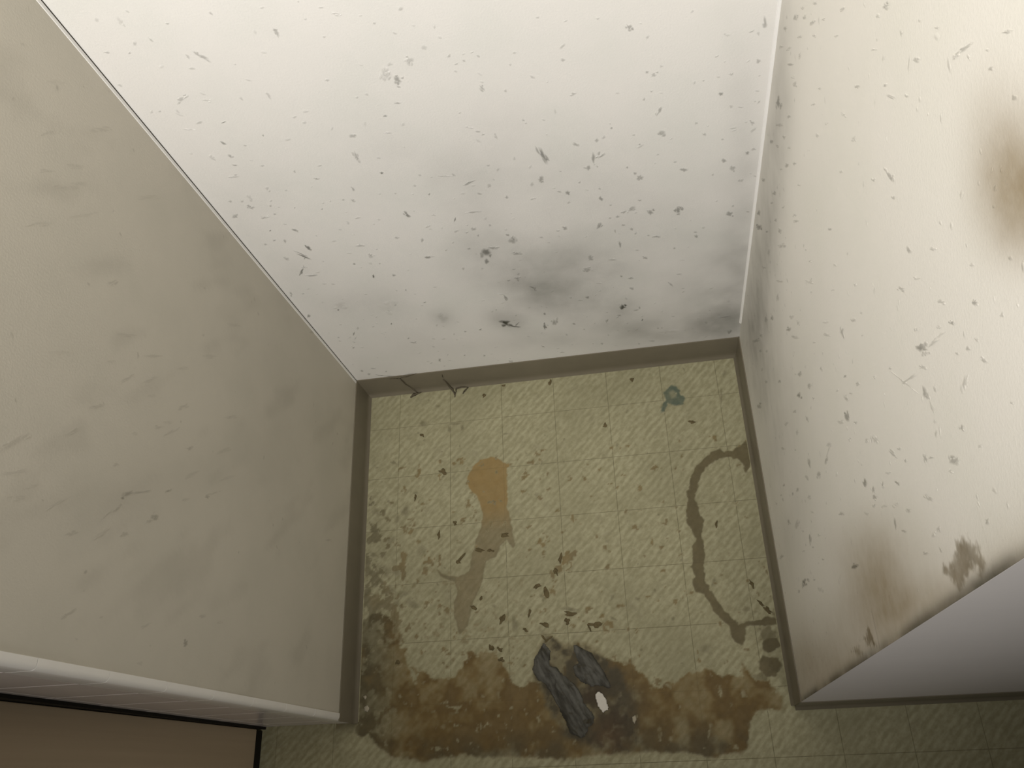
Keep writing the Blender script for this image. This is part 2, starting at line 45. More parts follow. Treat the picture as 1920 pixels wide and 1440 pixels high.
TONGUE=[(0.2429,-0.1549),(0.2549,-0.1582),(0.2647,-0.1664),(0.2794,-0.1741),(0.2722,-0.1796),(0.2725,-0.2022),(0.2727,-0.2274),(0.27,-0.2521),(0.2744,-0.2672),(0.2784,-0.2919),(0.2831,-0.321),(0.279,-0.3302),(0.2681,-0.3122),(0.2563,-0.3246),(0.2482,-0.3419),(0.2309,-0.3471),(0.2268,-0.3655),(0.2246,-0.382),(0.2168,-0.3952),(0.2109,-0.4084),(0.2041,-0.426),(0.1992,-0.4453),(0.1916,-0.4625),(0.1822,-0.469),(0.1767,-0.451),(0.1712,-0.4328),(0.1731,-0.4149),(0.178,-0.3952),(0.1733,-0.3746),(0.1858,-0.368),(0.2001,-0.3635),(0.2043,-0.3394),(0.2124,-0.3096),(0.2235,-0.2824),(0.2259,-0.26),(0.2166,-0.2273),(0.2058,-0.2182),(0.198,-0.2032),(0.1992,-0.1869),(0.2084,-0.1712),(0.2227,-0.1581)]
TAIL=[(0.1425,-0.3555),(0.1502,-0.3635),(0.1637,-0.3683),(0.179,-0.3713),(0.1733,-0.3783),(0.1599,-0.3736),(0.1483,-0.3671)]
RING=[(0.709,-0.1682),(0.699,-0.1742),(0.6889,-0.1811),(0.6733,-0.1875),(0.6604,-0.1882),(0.654,-0.1815),(0.6423,-0.1863),(0.6304,-0.1931),(0.6162,-0.2036),(0.6074,-0.2146),(0.6002,-0.2286),(0.5932,-0.2406),(0.593,-0.2503),(0.5862,-0.2535),(0.5877,-0.2709),(0.5836,-0.2896),(0.5832,-0.3083),(0.5884,-0.3236),(0.5939,-0.337),(0.5873,-0.3474),(0.5842,-0.3581),(0.5844,-0.3707),(0.5811,-0.383),(0.5832,-0.4009),(0.5774,-0.4128),(0.5797,-0.4217),(0.596,-0.4298),(0.6027,-0.444),(0.6059,-0.4579),(0.6161,-0.4704),(0.6264,-0.4811),(0.6292,-0.4963),(0.6328,-0.5064),(0.6419,-0.5119),(0.6484,-0.5073),(0.6505,-0.4877),(0.6581,-0.4815),(0.671,-0.484),(0.6877,-0.4834),(0.7054,-0.4861),(0.7048,-0.4795),(0.6895,-0.4718),(0.6786,-0.4778),(0.6553,-0.478),(0.6413,-0.4821),(0.6328,-0.4715),(0.6242,-0.4608),(0.6172,-0.4501),(0.6108,-0.4343),(0.6024,-0.4198),(0.5969,-0.4089),(0.5975,-0.3913),(0.6026,-0.3649),(0.6034,-0.3451),(0.6016,-0.3321),(0.6102,-0.3069),(0.6027,-0.295),(0.6008,-0.2816),(0.5971,-0.268),(0.6049,-0.2495),(0.6127,-0.2308),(0.6242,-0.2123),(0.6382,-0.2038),(0.6537,-0.1974),(0.6683,-0.1969),(0.6821,-0.2023),(0.6893,-0.2148),(0.6912,-0.2267),(0.6994,-0.2197),(0.7086,-0.1951)]
BROWN=[(-0.0077,-0.4619),(0.0177,-0.4228),(0.0418,-0.4152),(0.0667,-0.4395),(0.079,-0.4715),(0.0892,-0.5027),(0.1029,-0.5386),(0.1118,-0.5169),(0.1249,-0.5279),(0.1526,-0.5327),(0.1709,-0.5413),(0.1892,-0.5211),(0.1986,-0.5003),(0.2396,-0.5001),(0.2527,-0.5204),(0.2652,-0.5503),(0.2826,-0.5611),(0.3051,-0.5482),(0.3395,-0.5623),(0.3785,-0.498),(0.4205,-0.5214),(0.4631,-0.5279),(0.4741,-0.5465),(0.5052,-0.5723),(0.5358,-0.5602),(0.5791,-0.5465),(0.5991,-0.5516),(0.6064,-0.5583),(0.631,-0.558),(0.6392,-0.5417),(0.6451,-0.546),(0.6588,-0.5627),(0.6803,-0.5795),(0.7039,-0.6053),(0.6714,-0.6099),(0.6505,-0.6166),(0.6365,-0.6297),(0.6304,-0.6647),(0.6109,-0.6691),(0.5785,-0.6738),(0.5475,-0.6674),(0.4672,-0.6606),(0.4009,-0.6641),(0.3504,-0.6683),(0.3001,-0.6619),(0.2141,-0.6602),(0.1705,-0.6554),(0.1176,-0.6629),(0.0683,-0.6563),(0.0405,-0.6362),(0.0262,-0.6211),(-0.0064,-0.6133),(-0.0118,-0.5991),(-0.0032,-0.5871)]
BLOB1=[(0.6734,-0.5113),(0.6843,-0.5046),(0.697,-0.507),(0.6989,-0.5152),(0.6914,-0.5213),(0.6809,-0.5255),(0.6736,-0.5203)]
BLOB2=[(0.6641,-0.5391),(0.6753,-0.5301),(0.6952,-0.5376),(0.6964,-0.5504),(0.6863,-0.5625),(0.6733,-0.5634),(0.6638,-0.5518)]
DARK=[(0.3115,-0.5068),(0.3281,-0.4779),(0.3679,-0.4991),(0.3944,-0.4972),(0.4214,-0.5106),(0.4373,-0.5281),(0.4524,-0.5518),(0.4628,-0.5765),(0.469,-0.6084),(0.4685,-0.647),(0.4589,-0.6618),(0.3851,-0.6513),(0.352,-0.6423),(0.3287,-0.6021),(0.3097,-0.5444)]
GREEN=[(0.5705,-0.0643),(0.5755,-0.0541),(0.5858,-0.0488),(0.5948,-0.0542),(0.6,-0.0678),(0.6075,-0.0772),(0.6013,-0.0892),(0.5884,-0.0931),(0.574,-0.085),(0.5684,-0.1003),(0.5606,-0.1015),(0.5599,-0.0909),(0.5686,-0.0812)]
GREENHOLE=[(0.5784,-0.0631),(0.5867,-0.0576),(0.5933,-0.067),(0.5905,-0.0752),(0.5807,-0.0762)]
FLAKES="""2557 -4472 26 84 44 -14 80;2774 -4574 6 -113 -46 -1 45;2952 -4672 46 -29 -19 -29 60;3280 -4615 75 -31 -14 -32 60;3330 -4859 78 56 16 -21 70;3260 -4838 66 -59 -18 -19 60;4134 -4677 120 -24 -13 -59 60;4024 -4722 45 -73 -15 -9 50;3730 -4460 106 -16 -7 -43 50;3716 -4389 122 -29 -8 -34 45;3668 -4587 45 -3 -3 -52 50;3316 -4078 52 15 30 -95 65;3192 -3979 65 32 17 -32 60;3528 -3740 44 12 24 -79 60;3613 -3535 36 -9 -26 -107 55;3035 -4415 27 -6 -16 -68 50;2203 -4109 32 -20 -24 -37 55;2069 -4253 50 -44 -24 -26 55;1451 -2944 30 -2 0 -107 65;814 -2423 70 -18 -14 -88 45;1003 -2207 30 -3 1 -61 60;1746 -2743 39 -3 0 -39 60;1850 -3398 22 -20 -75 -81 65;1792 -3451 58 -4 0 -38 60;1517 -1740 77 -36 -17 -47 50;564 -1477 50 -23 -10 -29 45;1125 -733 62 -18 -8 -53 45;1118 -974 42 -4 1 -44 55;1775 -816 145 -3 2 -22 35;1650 -911 31 -3 0 -65 40;1899 -906 29 -14 -18 -49 45;1128 -3189 89 -7 1 -87 25;2655 -3043 73 20 15 -46 50;2189 -3273 111 -38 -11 -36 50;2390 -3289 66 -17 -6 -28 50;2371 -4940 31 -54 -40 -19 60;2506 -4973 54 -3 -1 -51 55;2529 -5136 54 -3 -1 -34 50;6121 -1251 65 -7 -4 -31 60;5135 -291 32 -26 -29 -44 50;4569 -1143 39 -4 -4 -52 50;6701 -781 19 -2 -20 -146 40;6727 -4188 32 15 31 -77 60;6296 -3141 26 -2 -10 -73 50;6123 -4101 25 -6 -26 -84 40;6806 -4493 55 -58 -19 -18 50;6911 -4619 54 -58 -25 -24 50;4854 -4300 42 -10 -7 -25 40;733 -5079 47 -3 1 -43 60;4431 -4593 10 14 58 -38 35;234 -3196 80 -6 2 -49 40;444 -3500 109 -93 -55 -61 35;693 -3566 118 -9 2 -57 30;554 -3838 93 -38 -22 -60 35;800 -3948 109 30 18 -45 35;997 -4118 109 -45 -22 -59 35;707 -4080 58 -4 2 -73 30;527 -2976 50 -4 2 -69 35;253 -2404 82 -7 2 -61 30;667 -2591 51 -4 2 -70 30;576 -2950 60 -5 2 -59 30;5400 -4655 34 -2 -4 -34 40;5849 -5151 100 -6 -8 -65 30;2333 -291 29 -15 -19 -50 60;2712 -122 41 -5 -1 -23 50;3606 -173 28 -15 -24 -60 55;6816 -365 22 -19 -36 -52 40"""
CHIP=[(0.4034,-0.576),(0.4097,-0.5715),(0.4154,-0.575),(0.4223,-0.5841),(0.4225,-0.5921),(0.4237,-0.5985),(0.4148,-0.6036),(0.4102,-0.5979),(0.4067,-0.5882)]
RAGA=[(0.3101,-0.5177),(0.3177,-0.5063),(0.3254,-0.4949),(0.3338,-0.5055),(0.3299,-0.5288),(0.3429,-0.5329),(0.3536,-0.545),(0.3725,-0.5623),(0.3787,-0.5724),(0.3829,-0.587),(0.3922,-0.6002),(0.3984,-0.6084),(0.396,-0.6177),(0.3857,-0.6204),(0.3867,-0.6298),(0.3778,-0.6356),(0.3614,-0.6287),(0.3573,-0.6113),(0.3511,-0.6015),(0.3434,-0.5852),(0.3372,-0.572),(0.3268,-0.5551),(0.3141,-0.5462),(0.3076,-0.5326)]
RAGB=[(0.3766,-0.4996),(0.3885,-0.507),(0.4003,-0.5127),(0.4143,-0.5351),(0.4233,-0.5519),(0.4273,-0.5651),(0.4175,-0.5598),(0.4003,-0.5605),(0.3852,-0.5532),(0.3772,-0.5446),(0.3745,-0.5329),(0.3835,-0.5284)]
PATCH=[[(-0.5741,0.8763),(-0.5783,0.8965),(-0.5871,0.909),(-0.5955,0.916),(-0.6004,0.9137),(-0.6017,0.9031),(-0.5976,0.9009),(-0.5947,0.8934),(-0.5958,0.8811),(-0.5994,0.8725),(-0.6011,0.8599),(-0.5959,0.8555),(-0.5911,0.8481),(-0.5847,0.8392),(-0.5802,0.8409),(-0.5841,0.8521),(-0.583,0.8649),(-0.5803,0.8742)],[(-0.5778,0.5931),(-0.5863,0.5961),(-0.5941,0.602),(-0.6008,0.611),(-0.5976,0.5934),(-0.593,0.5737),(-0.5872,0.5594),(-0.5858,0.5766)],[(-0.5903,0.4932),(-0.5895,0.5149),(-0.592,0.5376),(-0.5973,0.548),(-0.599,0.5297),(-0.5947,0.5119)]]
def parse(s):
    a = np.array([[float(t) for t in e.split()] for e in s.split(';')])
    a[:, :6] /= 10000.0; a[:, 6] /= 100.0
    return a
rng = np.random.default_rng(7); random.seed(7)

# ------------------------------------------------------------------ numpy noise and shapes
def _h(i, j, seed):
    n = (i.astype(np.int64) * 374761393 + j.astype(np.int64) * 668265263 + seed * 2147483647) & 0xffffffff
    n = ((n ^ (n >> 13)) * 1274126177) & 0xffffffff
    return ((n ^ (n >> 16)) & 0xffff) / 65535.0
def vnoise(x, y, seed=0):
    i = np.floor(x); j = np.floor(y); fx = x - i; fy = y - j
    fx = fx * fx * (3 - 2 * fx); fy = fy * fy * (3 - 2 * fy)
    a = _h(i, j, seed); b = _h(i + 1, j, seed); c = _h(i, j + 1, seed); d = _h(i + 1, j + 1, seed)
    return (a * (1 - fx) + b * fx) * (1 - fy) + (c * (1 - fx) + d * fx) * fy
def fbm(x, y, seed=0, octs=4):
    s = 0; a = 0.5; t = 0
    for k in range(octs):
        s = s + a * vnoise(x * 2 ** k, y * 2 ** k, seed + k); t += a; a *= 0.55
    return s / t
def sstep(a, b, x):
    t = np.clip((x - a) / (b - a), 0, 1); return t * t * (3 - 2 * t)
def sdf(px, py, poly):
    """signed distance to a polygon, positive inside"""
    P = np.array(poly); d = np.full(px.shape, 1e9); ins = np.zeros(px.shape, bool)
    for k in range(len(P)):
        ax, ay = P[k]; bx, by = P[(k + 1) % len(P)]
        ex, ey = bx - ax, by - ay; L = ex * ex + ey * ey + 1e-12
        t = np.clip(((px - ax) * ex + (py - ay) * ey) / L, 0, 1)
        d = np.minimum(d, np.hypot(px - ax - t * ex, py - ay - t * ey))
        if ay != by:
            ins ^= ((ay > py) != (by > py)) & (px < (bx - ax) * (py - ay) / (by - ay) + ax)
    return np.where(ins, d, -d)
def gauss(u, v, G):
    m = np.ones(np.shape(u))
    for cu, cv, au, av, bu, bv, st in G:
        det = au * bv - av * bu
        a = ((u - cu) * bv - (v - cv) * bu) / det; b = (au * (v - cv) - av * (u - cu)) / det
        m = m * (1 - st * np.exp(-0.5 * (a * a + b * b)))
    return 1 - m

# ------------------------------------------------------------------ materials
def mat(name, rough=0.6, spec=0.3):
    m = bpy.data.materials.new(name); m.use_nodes = True
    nt = m.node_tree; b = nt.nodes['Principled BSDF']
    b.inputs['Roughness'].default_value = rough; b.inputs['Specular IOR Level'].default_value = spec
    return m, nt, b
def N(nt, typ, **kw):
    n = nt.nodes.new(typ)
    for k, v in kw.items(): setattr(n, k, v)
    return n
def link(nt, a, b): nt.links.new(a, b)
def math_(nt, op, a, b=None, clamp=False):
    n = N(nt, 'ShaderNodeMath', operation=op, use_clamp=clamp)
    for k, v in enumerate((a, b)):
        if v is None: continue
        if isinstance(v, (int, float)): n.inputs[k].default_value = v
        else: link(nt, v, n.inputs[k])
    return n.outputs[0]
def mix(nt, f, a, b, blend='MIX'):
    n = N(nt, 'ShaderNodeMix', data_type='RGBA', blend_type=blend)
    for k, v in ((0, f), (6, a), (7, b)):
        if isinstance(v, (int, float)): n.inputs[k].default_value = v
        elif isinstance(v, tuple): n.inputs[k].default_value = (*v, 1)
        else: link(nt, v, n.inputs[k])
    return n.outputs[2]
def noise(nt, vec, scale, detail=3.0, rough=0.55):
    n = N(nt, 'ShaderNodeTexNoise'); n.inputs['Scale'].default_value = scale
    n.inputs['Detail'].default_value = detail; n.inputs['Roughness'].default_value = rough
    if vec is not None: link(nt, vec, n.inputs['Vector'])
    return n.outputs['Fac']
def ramp(nt, f, lo, hi):
    n = N(nt, 'ShaderNodeMapRange', interpolation_type='SMOOTHSTEP'); link(nt, f, n.inputs[0])
    n.inputs[1].default_value = lo; n.inputs[2].default_value = hi
    return n.outputs[0]
def bump(nt, b, h, strength, dist):
    n = N(nt, 'ShaderNodeBump'); n.inputs['Strength'].default_value = strength; n.inputs['Distance'].default_value = dist
    link(nt, h, n.inputs['Height']); link(nt, n.outputs[0], b.inputs['Normal'])
def attr(nt, name):
    n = N(nt, 'ShaderNodeAttribute', attribute_name=name); return n
def pos(nt): return N(nt, 'ShaderNodeNewGeometry').outputs['Position']
def mapping(nt, vec, scale=(1, 1, 1), rot=(0, 0, 0)):
    n = N(nt, 'ShaderNodeMapping'); n.inputs['Scale'].default_value = scale; n.inputs['Rotation'].default_value = rot
    link(nt, vec, n.inputs['Vector']); return n.outputs[0]

def wall_material(name, base, warm, mould_col, tan_col):
    m, nt, b = mat(name, 0.55, 0.25); p = pos(nt)
    blot = ramp(nt, noise(nt, p, 9.0, 4), 0.35, 0.75)
    col = mix(nt, math_(nt, 'MULTIPLY', blot, 0.55), base, warm)
    fine = noise(nt, p, 60.0, 4)
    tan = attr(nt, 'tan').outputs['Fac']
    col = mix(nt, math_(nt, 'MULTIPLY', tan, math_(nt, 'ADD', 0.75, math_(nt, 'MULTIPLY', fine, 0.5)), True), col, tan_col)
    md = attr(nt, 'mould').outputs['Fac']
    cl = noise(nt, p, 24.0, 4)
    f = math_(nt, 'MULTIPLY', md, math_(nt, 'ADD', 0.55, math_(nt, 'MULTIPLY', cl, 0.9)), True)
    col = mix(nt, f, col, mould_col)
    link(nt, col, b.inputs['Base Color'])
    bump(nt, b, noise(nt, p, 420.0, 3), 0.10, 0.002)
    return m
M = {}
M['wall'] = wall_material('stained_white_wallpaper', (0.80, 0.785, 0.765), (0.735, 0.74, 0.71), (0.055, 0.055, 0.042), (0.27, 0.19, 0.10))
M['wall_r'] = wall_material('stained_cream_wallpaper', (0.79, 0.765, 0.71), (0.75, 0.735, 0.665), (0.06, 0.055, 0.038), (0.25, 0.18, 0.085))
M['panel'] = wall_material('scuffed_beige_wall', (0.595, 0.56, 0.485), (0.53, 0.505, 0.435), (0.10, 0.085, 0.06), (0.3, 0.22, 0.13))

def plain(name, col, rough=0.6, spec=0.3, var=0.15, scale=40.0, bscale=200.0, bstr=0.1):
    m, nt, b = mat(name, rough, spec); p = pos(nt)
    n = noise(nt, p, scale, 4)
    c = mix(nt, n, tuple(x * (1 - var) for x in col), tuple(min(1, x * (1 + var)) for x in col))
    link(nt, c, b.inputs['Base Color']); bump(nt, b, noise(nt, p, bscale, 3), bstr, 0.001)
    return m
M['base'] = plain('grey_brown_vinyl_base', (0.165, 0.145, 0.104), 0.45, 0.4, 0.12, 25)
M['front'] = plain('smooth_white_wall', (0.70, 0.675, 0.67), 0.6, 0.2, 0.03, 12)
M['caulk'] = plain('white_caulk', (0.88, 0.87, 0.86), 0.45, 0.4, 0.04, 60)
M['gap'] = plain('dark_grime_line', (0.05, 0.045, 0.035), 0.8, 0.1, 0.4, 90)
M['tile'] = plain('pale_glazed_tile', (0.66, 0.61, 0.60), 0.22, 0.5, 0.05, 30, 60, 0.03)
M['edge_tile'] = plain('white_glazed_edge_tile', (0.88, 0.86, 0.83), 0.25, 0.5, 0.04, 30, 60, 0.03)
M['grout'] = plain('light_grout', (0.84, 0.78, 0.76), 0.85, 0.1, 0.12, 120)
M['black'] = plain('black_gap_fill', (0.012, 0.011, 0.009), 0.7, 0.2, 0.2)  # flat black for the painted gap shade and the seal strip
M['slab'] = plain('joint_grime', (0.27, 0.245, 0.155), 0.8, 0.1, 0.3, 60)
M['ceil'] = plain('white_ceiling', (0.8, 0.79, 0.77), 0.8, 0.1, 0.02)
M['paper'] = plain('white_paper', (0.66, 0.63, 0.57), 0.7, 0.2, 0.08, 300)
M['crumb'] = plain('pale_plaster', (0.42, 0.38, 0.29), 0.85, 0.1, 0.2, 300)
M['flake'] = plain('dark_dirt', (0.135, 0.108, 0.055), 0.8, 0.15, 0.5, 160, 500, 0.4)
m, nt, b = mat('grey_dirty_cloth_crease_shade', 0.9, 0.1); p = pos(nt)
f1 = noise(nt, mapping(nt, mapping(nt, p, (1, 1, 1), (0, 0, 1.05)), (28, 110, 60)), 1.0, 4); f2 = noise(nt, p, 60, 4)
c = mix(nt, ramp(nt, f1, 0.30, 0.66), (0.062, 0.059, 0.049), (0.14, 0.138, 0.122)); c = mix(nt, ramp(nt, f2, 0.55, 0.75), c, (0.06, 0.052, 0.034))  # dark streaks paint crease shade into the cloth, dirt blotches on top
link(nt, c, b.inputs['Base Color']); bump(nt, b, f1, 0.22, 0.003); M['rag'] = m
M['web'] = plain('dusty_web', (0.10, 0.085, 0.06), 0.9, 0.05, 0.2)
# cabinet side: brown sheet with faint upright grain
m, nt, b = mat('brown_wood_panel', 0.45, 0.35); p = pos(nt)
g1 = noise(nt, mapping(nt, p, (30, 90, 1.6)), 1.0, 4); g2 = noise(nt, mapping(nt, p, (8, 18, 0.6)), 1.0, 2)
c = mix(nt, g1, (0.40, 0.315, 0.22), (0.52, 0.42, 0.30)); c = mix(nt, ramp(nt, g2, 0.5, 0.8), c, (0.36, 0.28, 0.195))
link(nt, c, b.inputs['Base Color']); M['wood'] = m
# vinyl floor tile with slanted stroke relief; the stain attributes come from the dirt films
m, nt, b = mat('cream_vinyl_stroke_tile', 0.62, 0.25); p = pos(nt)
dg = mapping(nt, p, (1, 1, 1), (0, 0, -0.80))
wv = N(nt, 'ShaderNodeTexWave', wave_type='BANDS', bands_direction='Y'); link(nt, dg, wv.inputs['Vector'])
wv.inputs['Scale'].default_value = 29.0; wv.inputs['Distortion'].default_value = 3.0; wv.inputs['Detail'].default_value = 3.0; wv.inputs['Detail Scale'].default_value = 1.6
st0 = noise(nt, mapping(nt, dg, (55, 150, 1)), 1.0, 4.0)
st = math_(nt, 'ADD', math_(nt, 'MULTIPLY', wv.outputs['Fac'], 0.13), math_(nt, 'MULTIPLY', st0, 0.87))
cr = noise(nt, p, 150.0, 3); big = noise(nt, p, 7.0, 4); mid = noise(nt, p, 26.0, 4)
h = math_(nt, 'ADD', math_(nt, 'MULTIPLY', st, 0.75), math_(nt, 'MULTIPLY', cr, 0.35))
c = mix(nt, ramp(nt, h, 0.36, 0.76), (0.27, 0.253, 0.15), (0.40, 0.378, 0.248))
c = mix(nt, math_(nt, 'MULTIPLY', ramp(nt, big, 0.42, 0.72), 0.42), c, (0.24, 0.225, 0.135))
c = mix(nt, math_(nt, 'MULTIPLY', ramp(nt, mid, 0.58, 0.80), 0.45), c, (0.22, 0.20, 0.13))
# hairline grime in the joints that run under the dirt films
sx = N(nt, 'ShaderNodeSeparateXYZ'); link(nt, p, sx.inputs[0])
def jl(o, off):
    t = math_(nt, 'FRACT', math_(nt, 'MULTIPLY', math_(nt, 'ADD', o, 10.05 - off), 10.0))
    return math_(nt, 'LESS_THAN', math_(nt, 'ABSOLUTE', math_(nt, 'SUBTRACT', t, 0.5)), 0.006)
jm = math_(nt, 'MAXIMUM', jl(sx.outputs[0], 0.0665), jl(sx.outputs[1], -0.0775))
cov = attr(nt, 'cover').outputs['Fac']; sc = attr(nt, 'stain').outputs['Color']
tone = noise(nt, p, 70.0, 4)
sc2 = mix(nt, tone, mix(nt, 0.4, sc, (0.02, 0.015, 0.008)), mix(nt, 0.12, sc, (0.42, 0.34, 0.18)))
c = mix(nt, cov, c, sc2)
c = mix(nt, math_(nt, 'MULTIPLY', jm, 0.16), c, (0.07, 0.055, 0.03))
link(nt, c, b.inputs['Base Color']); bump(nt, b, h, 0.45, 0.0016); M['floor'] = m

# ------------------------------------------------------------------ mesh helpers
def mesh_obj(name, verts, faces, material, parent=None, smooth=False):
    me = bpy.data.meshes.new(name); me.from_pydata([tuple(map(float, v)) for v in verts], [], faces); me.update()
    if material: me.materials.append(material)
    if smooth: me.polygons.foreach_set('use_smooth', [True] * len(me.polygons))
    o = bpy.data.objects.new(name, me); C.objects.link(o)
    if parent: o.parent = parent
    return o
def fattr(o, name, vals):
    a = o.data.attributes.new(name, 'FLOAT', 'POINT'); a.data.foreach_set('value', np.asarray(vals, np.float32))
def cattr(o, name, rgb):
    a = o.data.attributes.new(name, 'FLOAT_COLOR', 'POINT')
    q = np.ones((len(rgb), 4), np.float32); q[:, :3] = rgb; a.data.foreach_set('color', q.ravel())
def structure(o, label=None, cat=None):
    o['kind'] = 'structure'
    if label: o['label'] = label
    if cat: o['category'] = cat
    return o
def tag(o, label, cat, group=None, kind=None):
    o['label'] = label; o['category'] = cat
    if group: o['group'] = group
    if kind: o['kind'] = kind
    return o
BF = [(0, 3, 2, 1), (4, 5, 6, 7), (0, 1, 5, 4), (1, 2, 6, 5), (2, 3, 7, 6), (3, 0, 4, 7)]
def box_vf(x0, x1, y0, y1, z0, z1):
    return [(x0, y0, z0), (x1, y0, z0), (x1, y1, z0), (x0, y1, z0), (x0, y0, z1), (x1, y0, z1), (x1, y1, z1), (x0, y1, z1)], BF
def box(name, x0, x1, y0, y1, z0, z1, material, parent=None, bev=0.0, seg=2):
    v, f = box_vf(x0, x1, y0, y1, z0, z1)
    o = mesh_obj(name, v, f, material, parent)
    if bev:
        md = o.modifiers.new('bevel', 'BEVEL'); md.width = bev; md.segments = seg; md.limit_method = 'ANGLE'
    return o
def prism(name, prof, path0, path1, axis, material, parent=None, smooth=False):
    """extrude a closed 2D profile between two coordinates of an axis: axis 0 -> profile (y,z), 1 -> (x,z), 2 -> (x,y)"""
    def put(t, q):
        return ((t, q[0], q[1]), (q[0], t, q[1]), (q[0], q[1], t))[axis]
    n = len(prof)
    v = [put(path0, q) for q in prof] + [put(path1, q) for q in prof]
    f = [tuple(range(n)), tuple(range(2 * n - 1, n - 1, -1))] + [(k, k + n, (k + 1) % n + n, (k + 1) % n) for k in range(n)]
    o = mesh_obj(name, v, f, material, parent)
    import bmesh
    bm = bmesh.new(); bm.from_mesh(o.data); bmesh.ops.recalc_face_normals(bm, faces=bm.faces); bm.to_mesh(o.data); bm.free()
    if smooth:
        o.data.polygons.foreach_set('use_smooth', [True] * len(o.data.polygons))
        md = o.modifiers.new('edges', 'EDGE_SPLIT'); md.split_angle = math.radians(50)
    return o

# ------------------------------------------------------------------ walls with their mould
GB, GR, GT, GL = parse(GB), parse(GR), parse(GT), parse(GL)
def mould_back(u, v):
    m = gauss(u, v, GB) * 0.72
    return np.clip(m * (0.25 + 1.5 * fbm(u * 15, v * 15, 3, 5)), 0, 1)
def mould_right(u, v):
    m = gauss(u, v, GR) * (0.6 + 0.8 * fbm(u * 22, v * 22, 5))
    d = u + DR                                    # distance from the front edge
    e = np.exp(-(np.clip(d, 0, 1) / 0.0065) ** 2) * (0.35 + 0.65 * sstep(0.25, 0.65, fbm(v * 14, u * 14, 9))) * 0.8
    return 1 - (1 - m) * (1 - e)
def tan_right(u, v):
    t = gauss(u, v, GT) * (0.75 + 0.5 * fbm(u * 9, v * 9, 15))  # low front blobs carry painted shade as well as real stain
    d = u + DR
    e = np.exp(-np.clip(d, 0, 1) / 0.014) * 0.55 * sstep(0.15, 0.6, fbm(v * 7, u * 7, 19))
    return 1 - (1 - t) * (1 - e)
def mould_left(u, v):
    st = fbm((u * 0.8 + v * 0.6) * 26, (v * 0.8 - u * 0.6) * 8, 21)
    return gauss(u, v, GL) + 0.10 * sstep(0.58, 0.8, st)
zero = lambda u, v: np.zeros(np.shape(u))

def slab_with_grid(name, face, us, vs, depth, material, fm, ft):
    """a solid wall whose visible face is a fine grid carrying stain attributes; face(u,v,t) -> xyz, t = thickness behind"""
    U, V = np.meshgrid(us, vs, indexing='ij'); nu, nv = U.shape
    verts = [face(u, v, 0.0) for u, v in zip(U.ravel(), V.ravel())]
    k = lambda i, j: i * nv + j
    faces = [(k(i, j), k(i + 1, j), k(i + 1, j + 1), k(i, j + 1)) for i in range(nu - 1) for j in range(nv - 1)]
    n0 = len(verts)
    verts += [face(us[0], vs[0], depth), face(us[-1], vs[0], depth), face(us[-1], vs[-1], depth), face(us[0], vs[-1], depth)]
    a, b_, c_, d_ = n0, n0 + 1, n0 + 2, n0 + 3
    faces.append((d_, c_, b_, a))
    faces.append(tuple([a, b_] + [k(i, 0) for i in range(nu - 1, -1, -1)]))
    faces.append(tuple([c_, d_] + [k(i, nv - 1) for i in range(nu)]))
    faces.append(tuple([d_, a] + [k(0, j) for j in range(nv)]))
    faces.append(tuple([b_, c_] + [k(nu - 1, j) for j in range(nv - 1, -1, -1)]))
    o = mesh_obj(name, verts, faces, material)
    uu = np.append(U.ravel(), np.zeros(4) + us[0]); vv = np.append(V.ravel(), np.zeros(4) + 2.0)
    fattr(o, 'mould', fm(uu, vv)); fattr(o, 'tan', ft(uu, vv))
    return o
zs = np.concatenate([np.arange(0, 1.25, 0.006), np.linspace(1.25, ZT, 24)])
wall_back = structure(slab_with_grid('wall_back', lambda u, v, t: (u, t, v), np.linspace(-0.05, W + 0.05, 130), zs, 0.08, M['wall'], mould_back, zero))
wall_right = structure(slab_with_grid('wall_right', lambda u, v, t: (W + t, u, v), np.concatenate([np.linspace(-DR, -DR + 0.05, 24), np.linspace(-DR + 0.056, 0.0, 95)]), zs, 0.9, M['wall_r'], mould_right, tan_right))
wall_left = structure(slab_with_grid('wall_left', lambda u, v, t: (-t, u, v), np.linspace(-DL + 0.005, 0.0, 100), zs, 1.2, M['panel'], mould_left, zero))
wall_front = structure(box('wall_front', W + 0.0004, W + 0.9, -DR - 0.0002, -DR + 0.001, 0, ZT, M['front']))

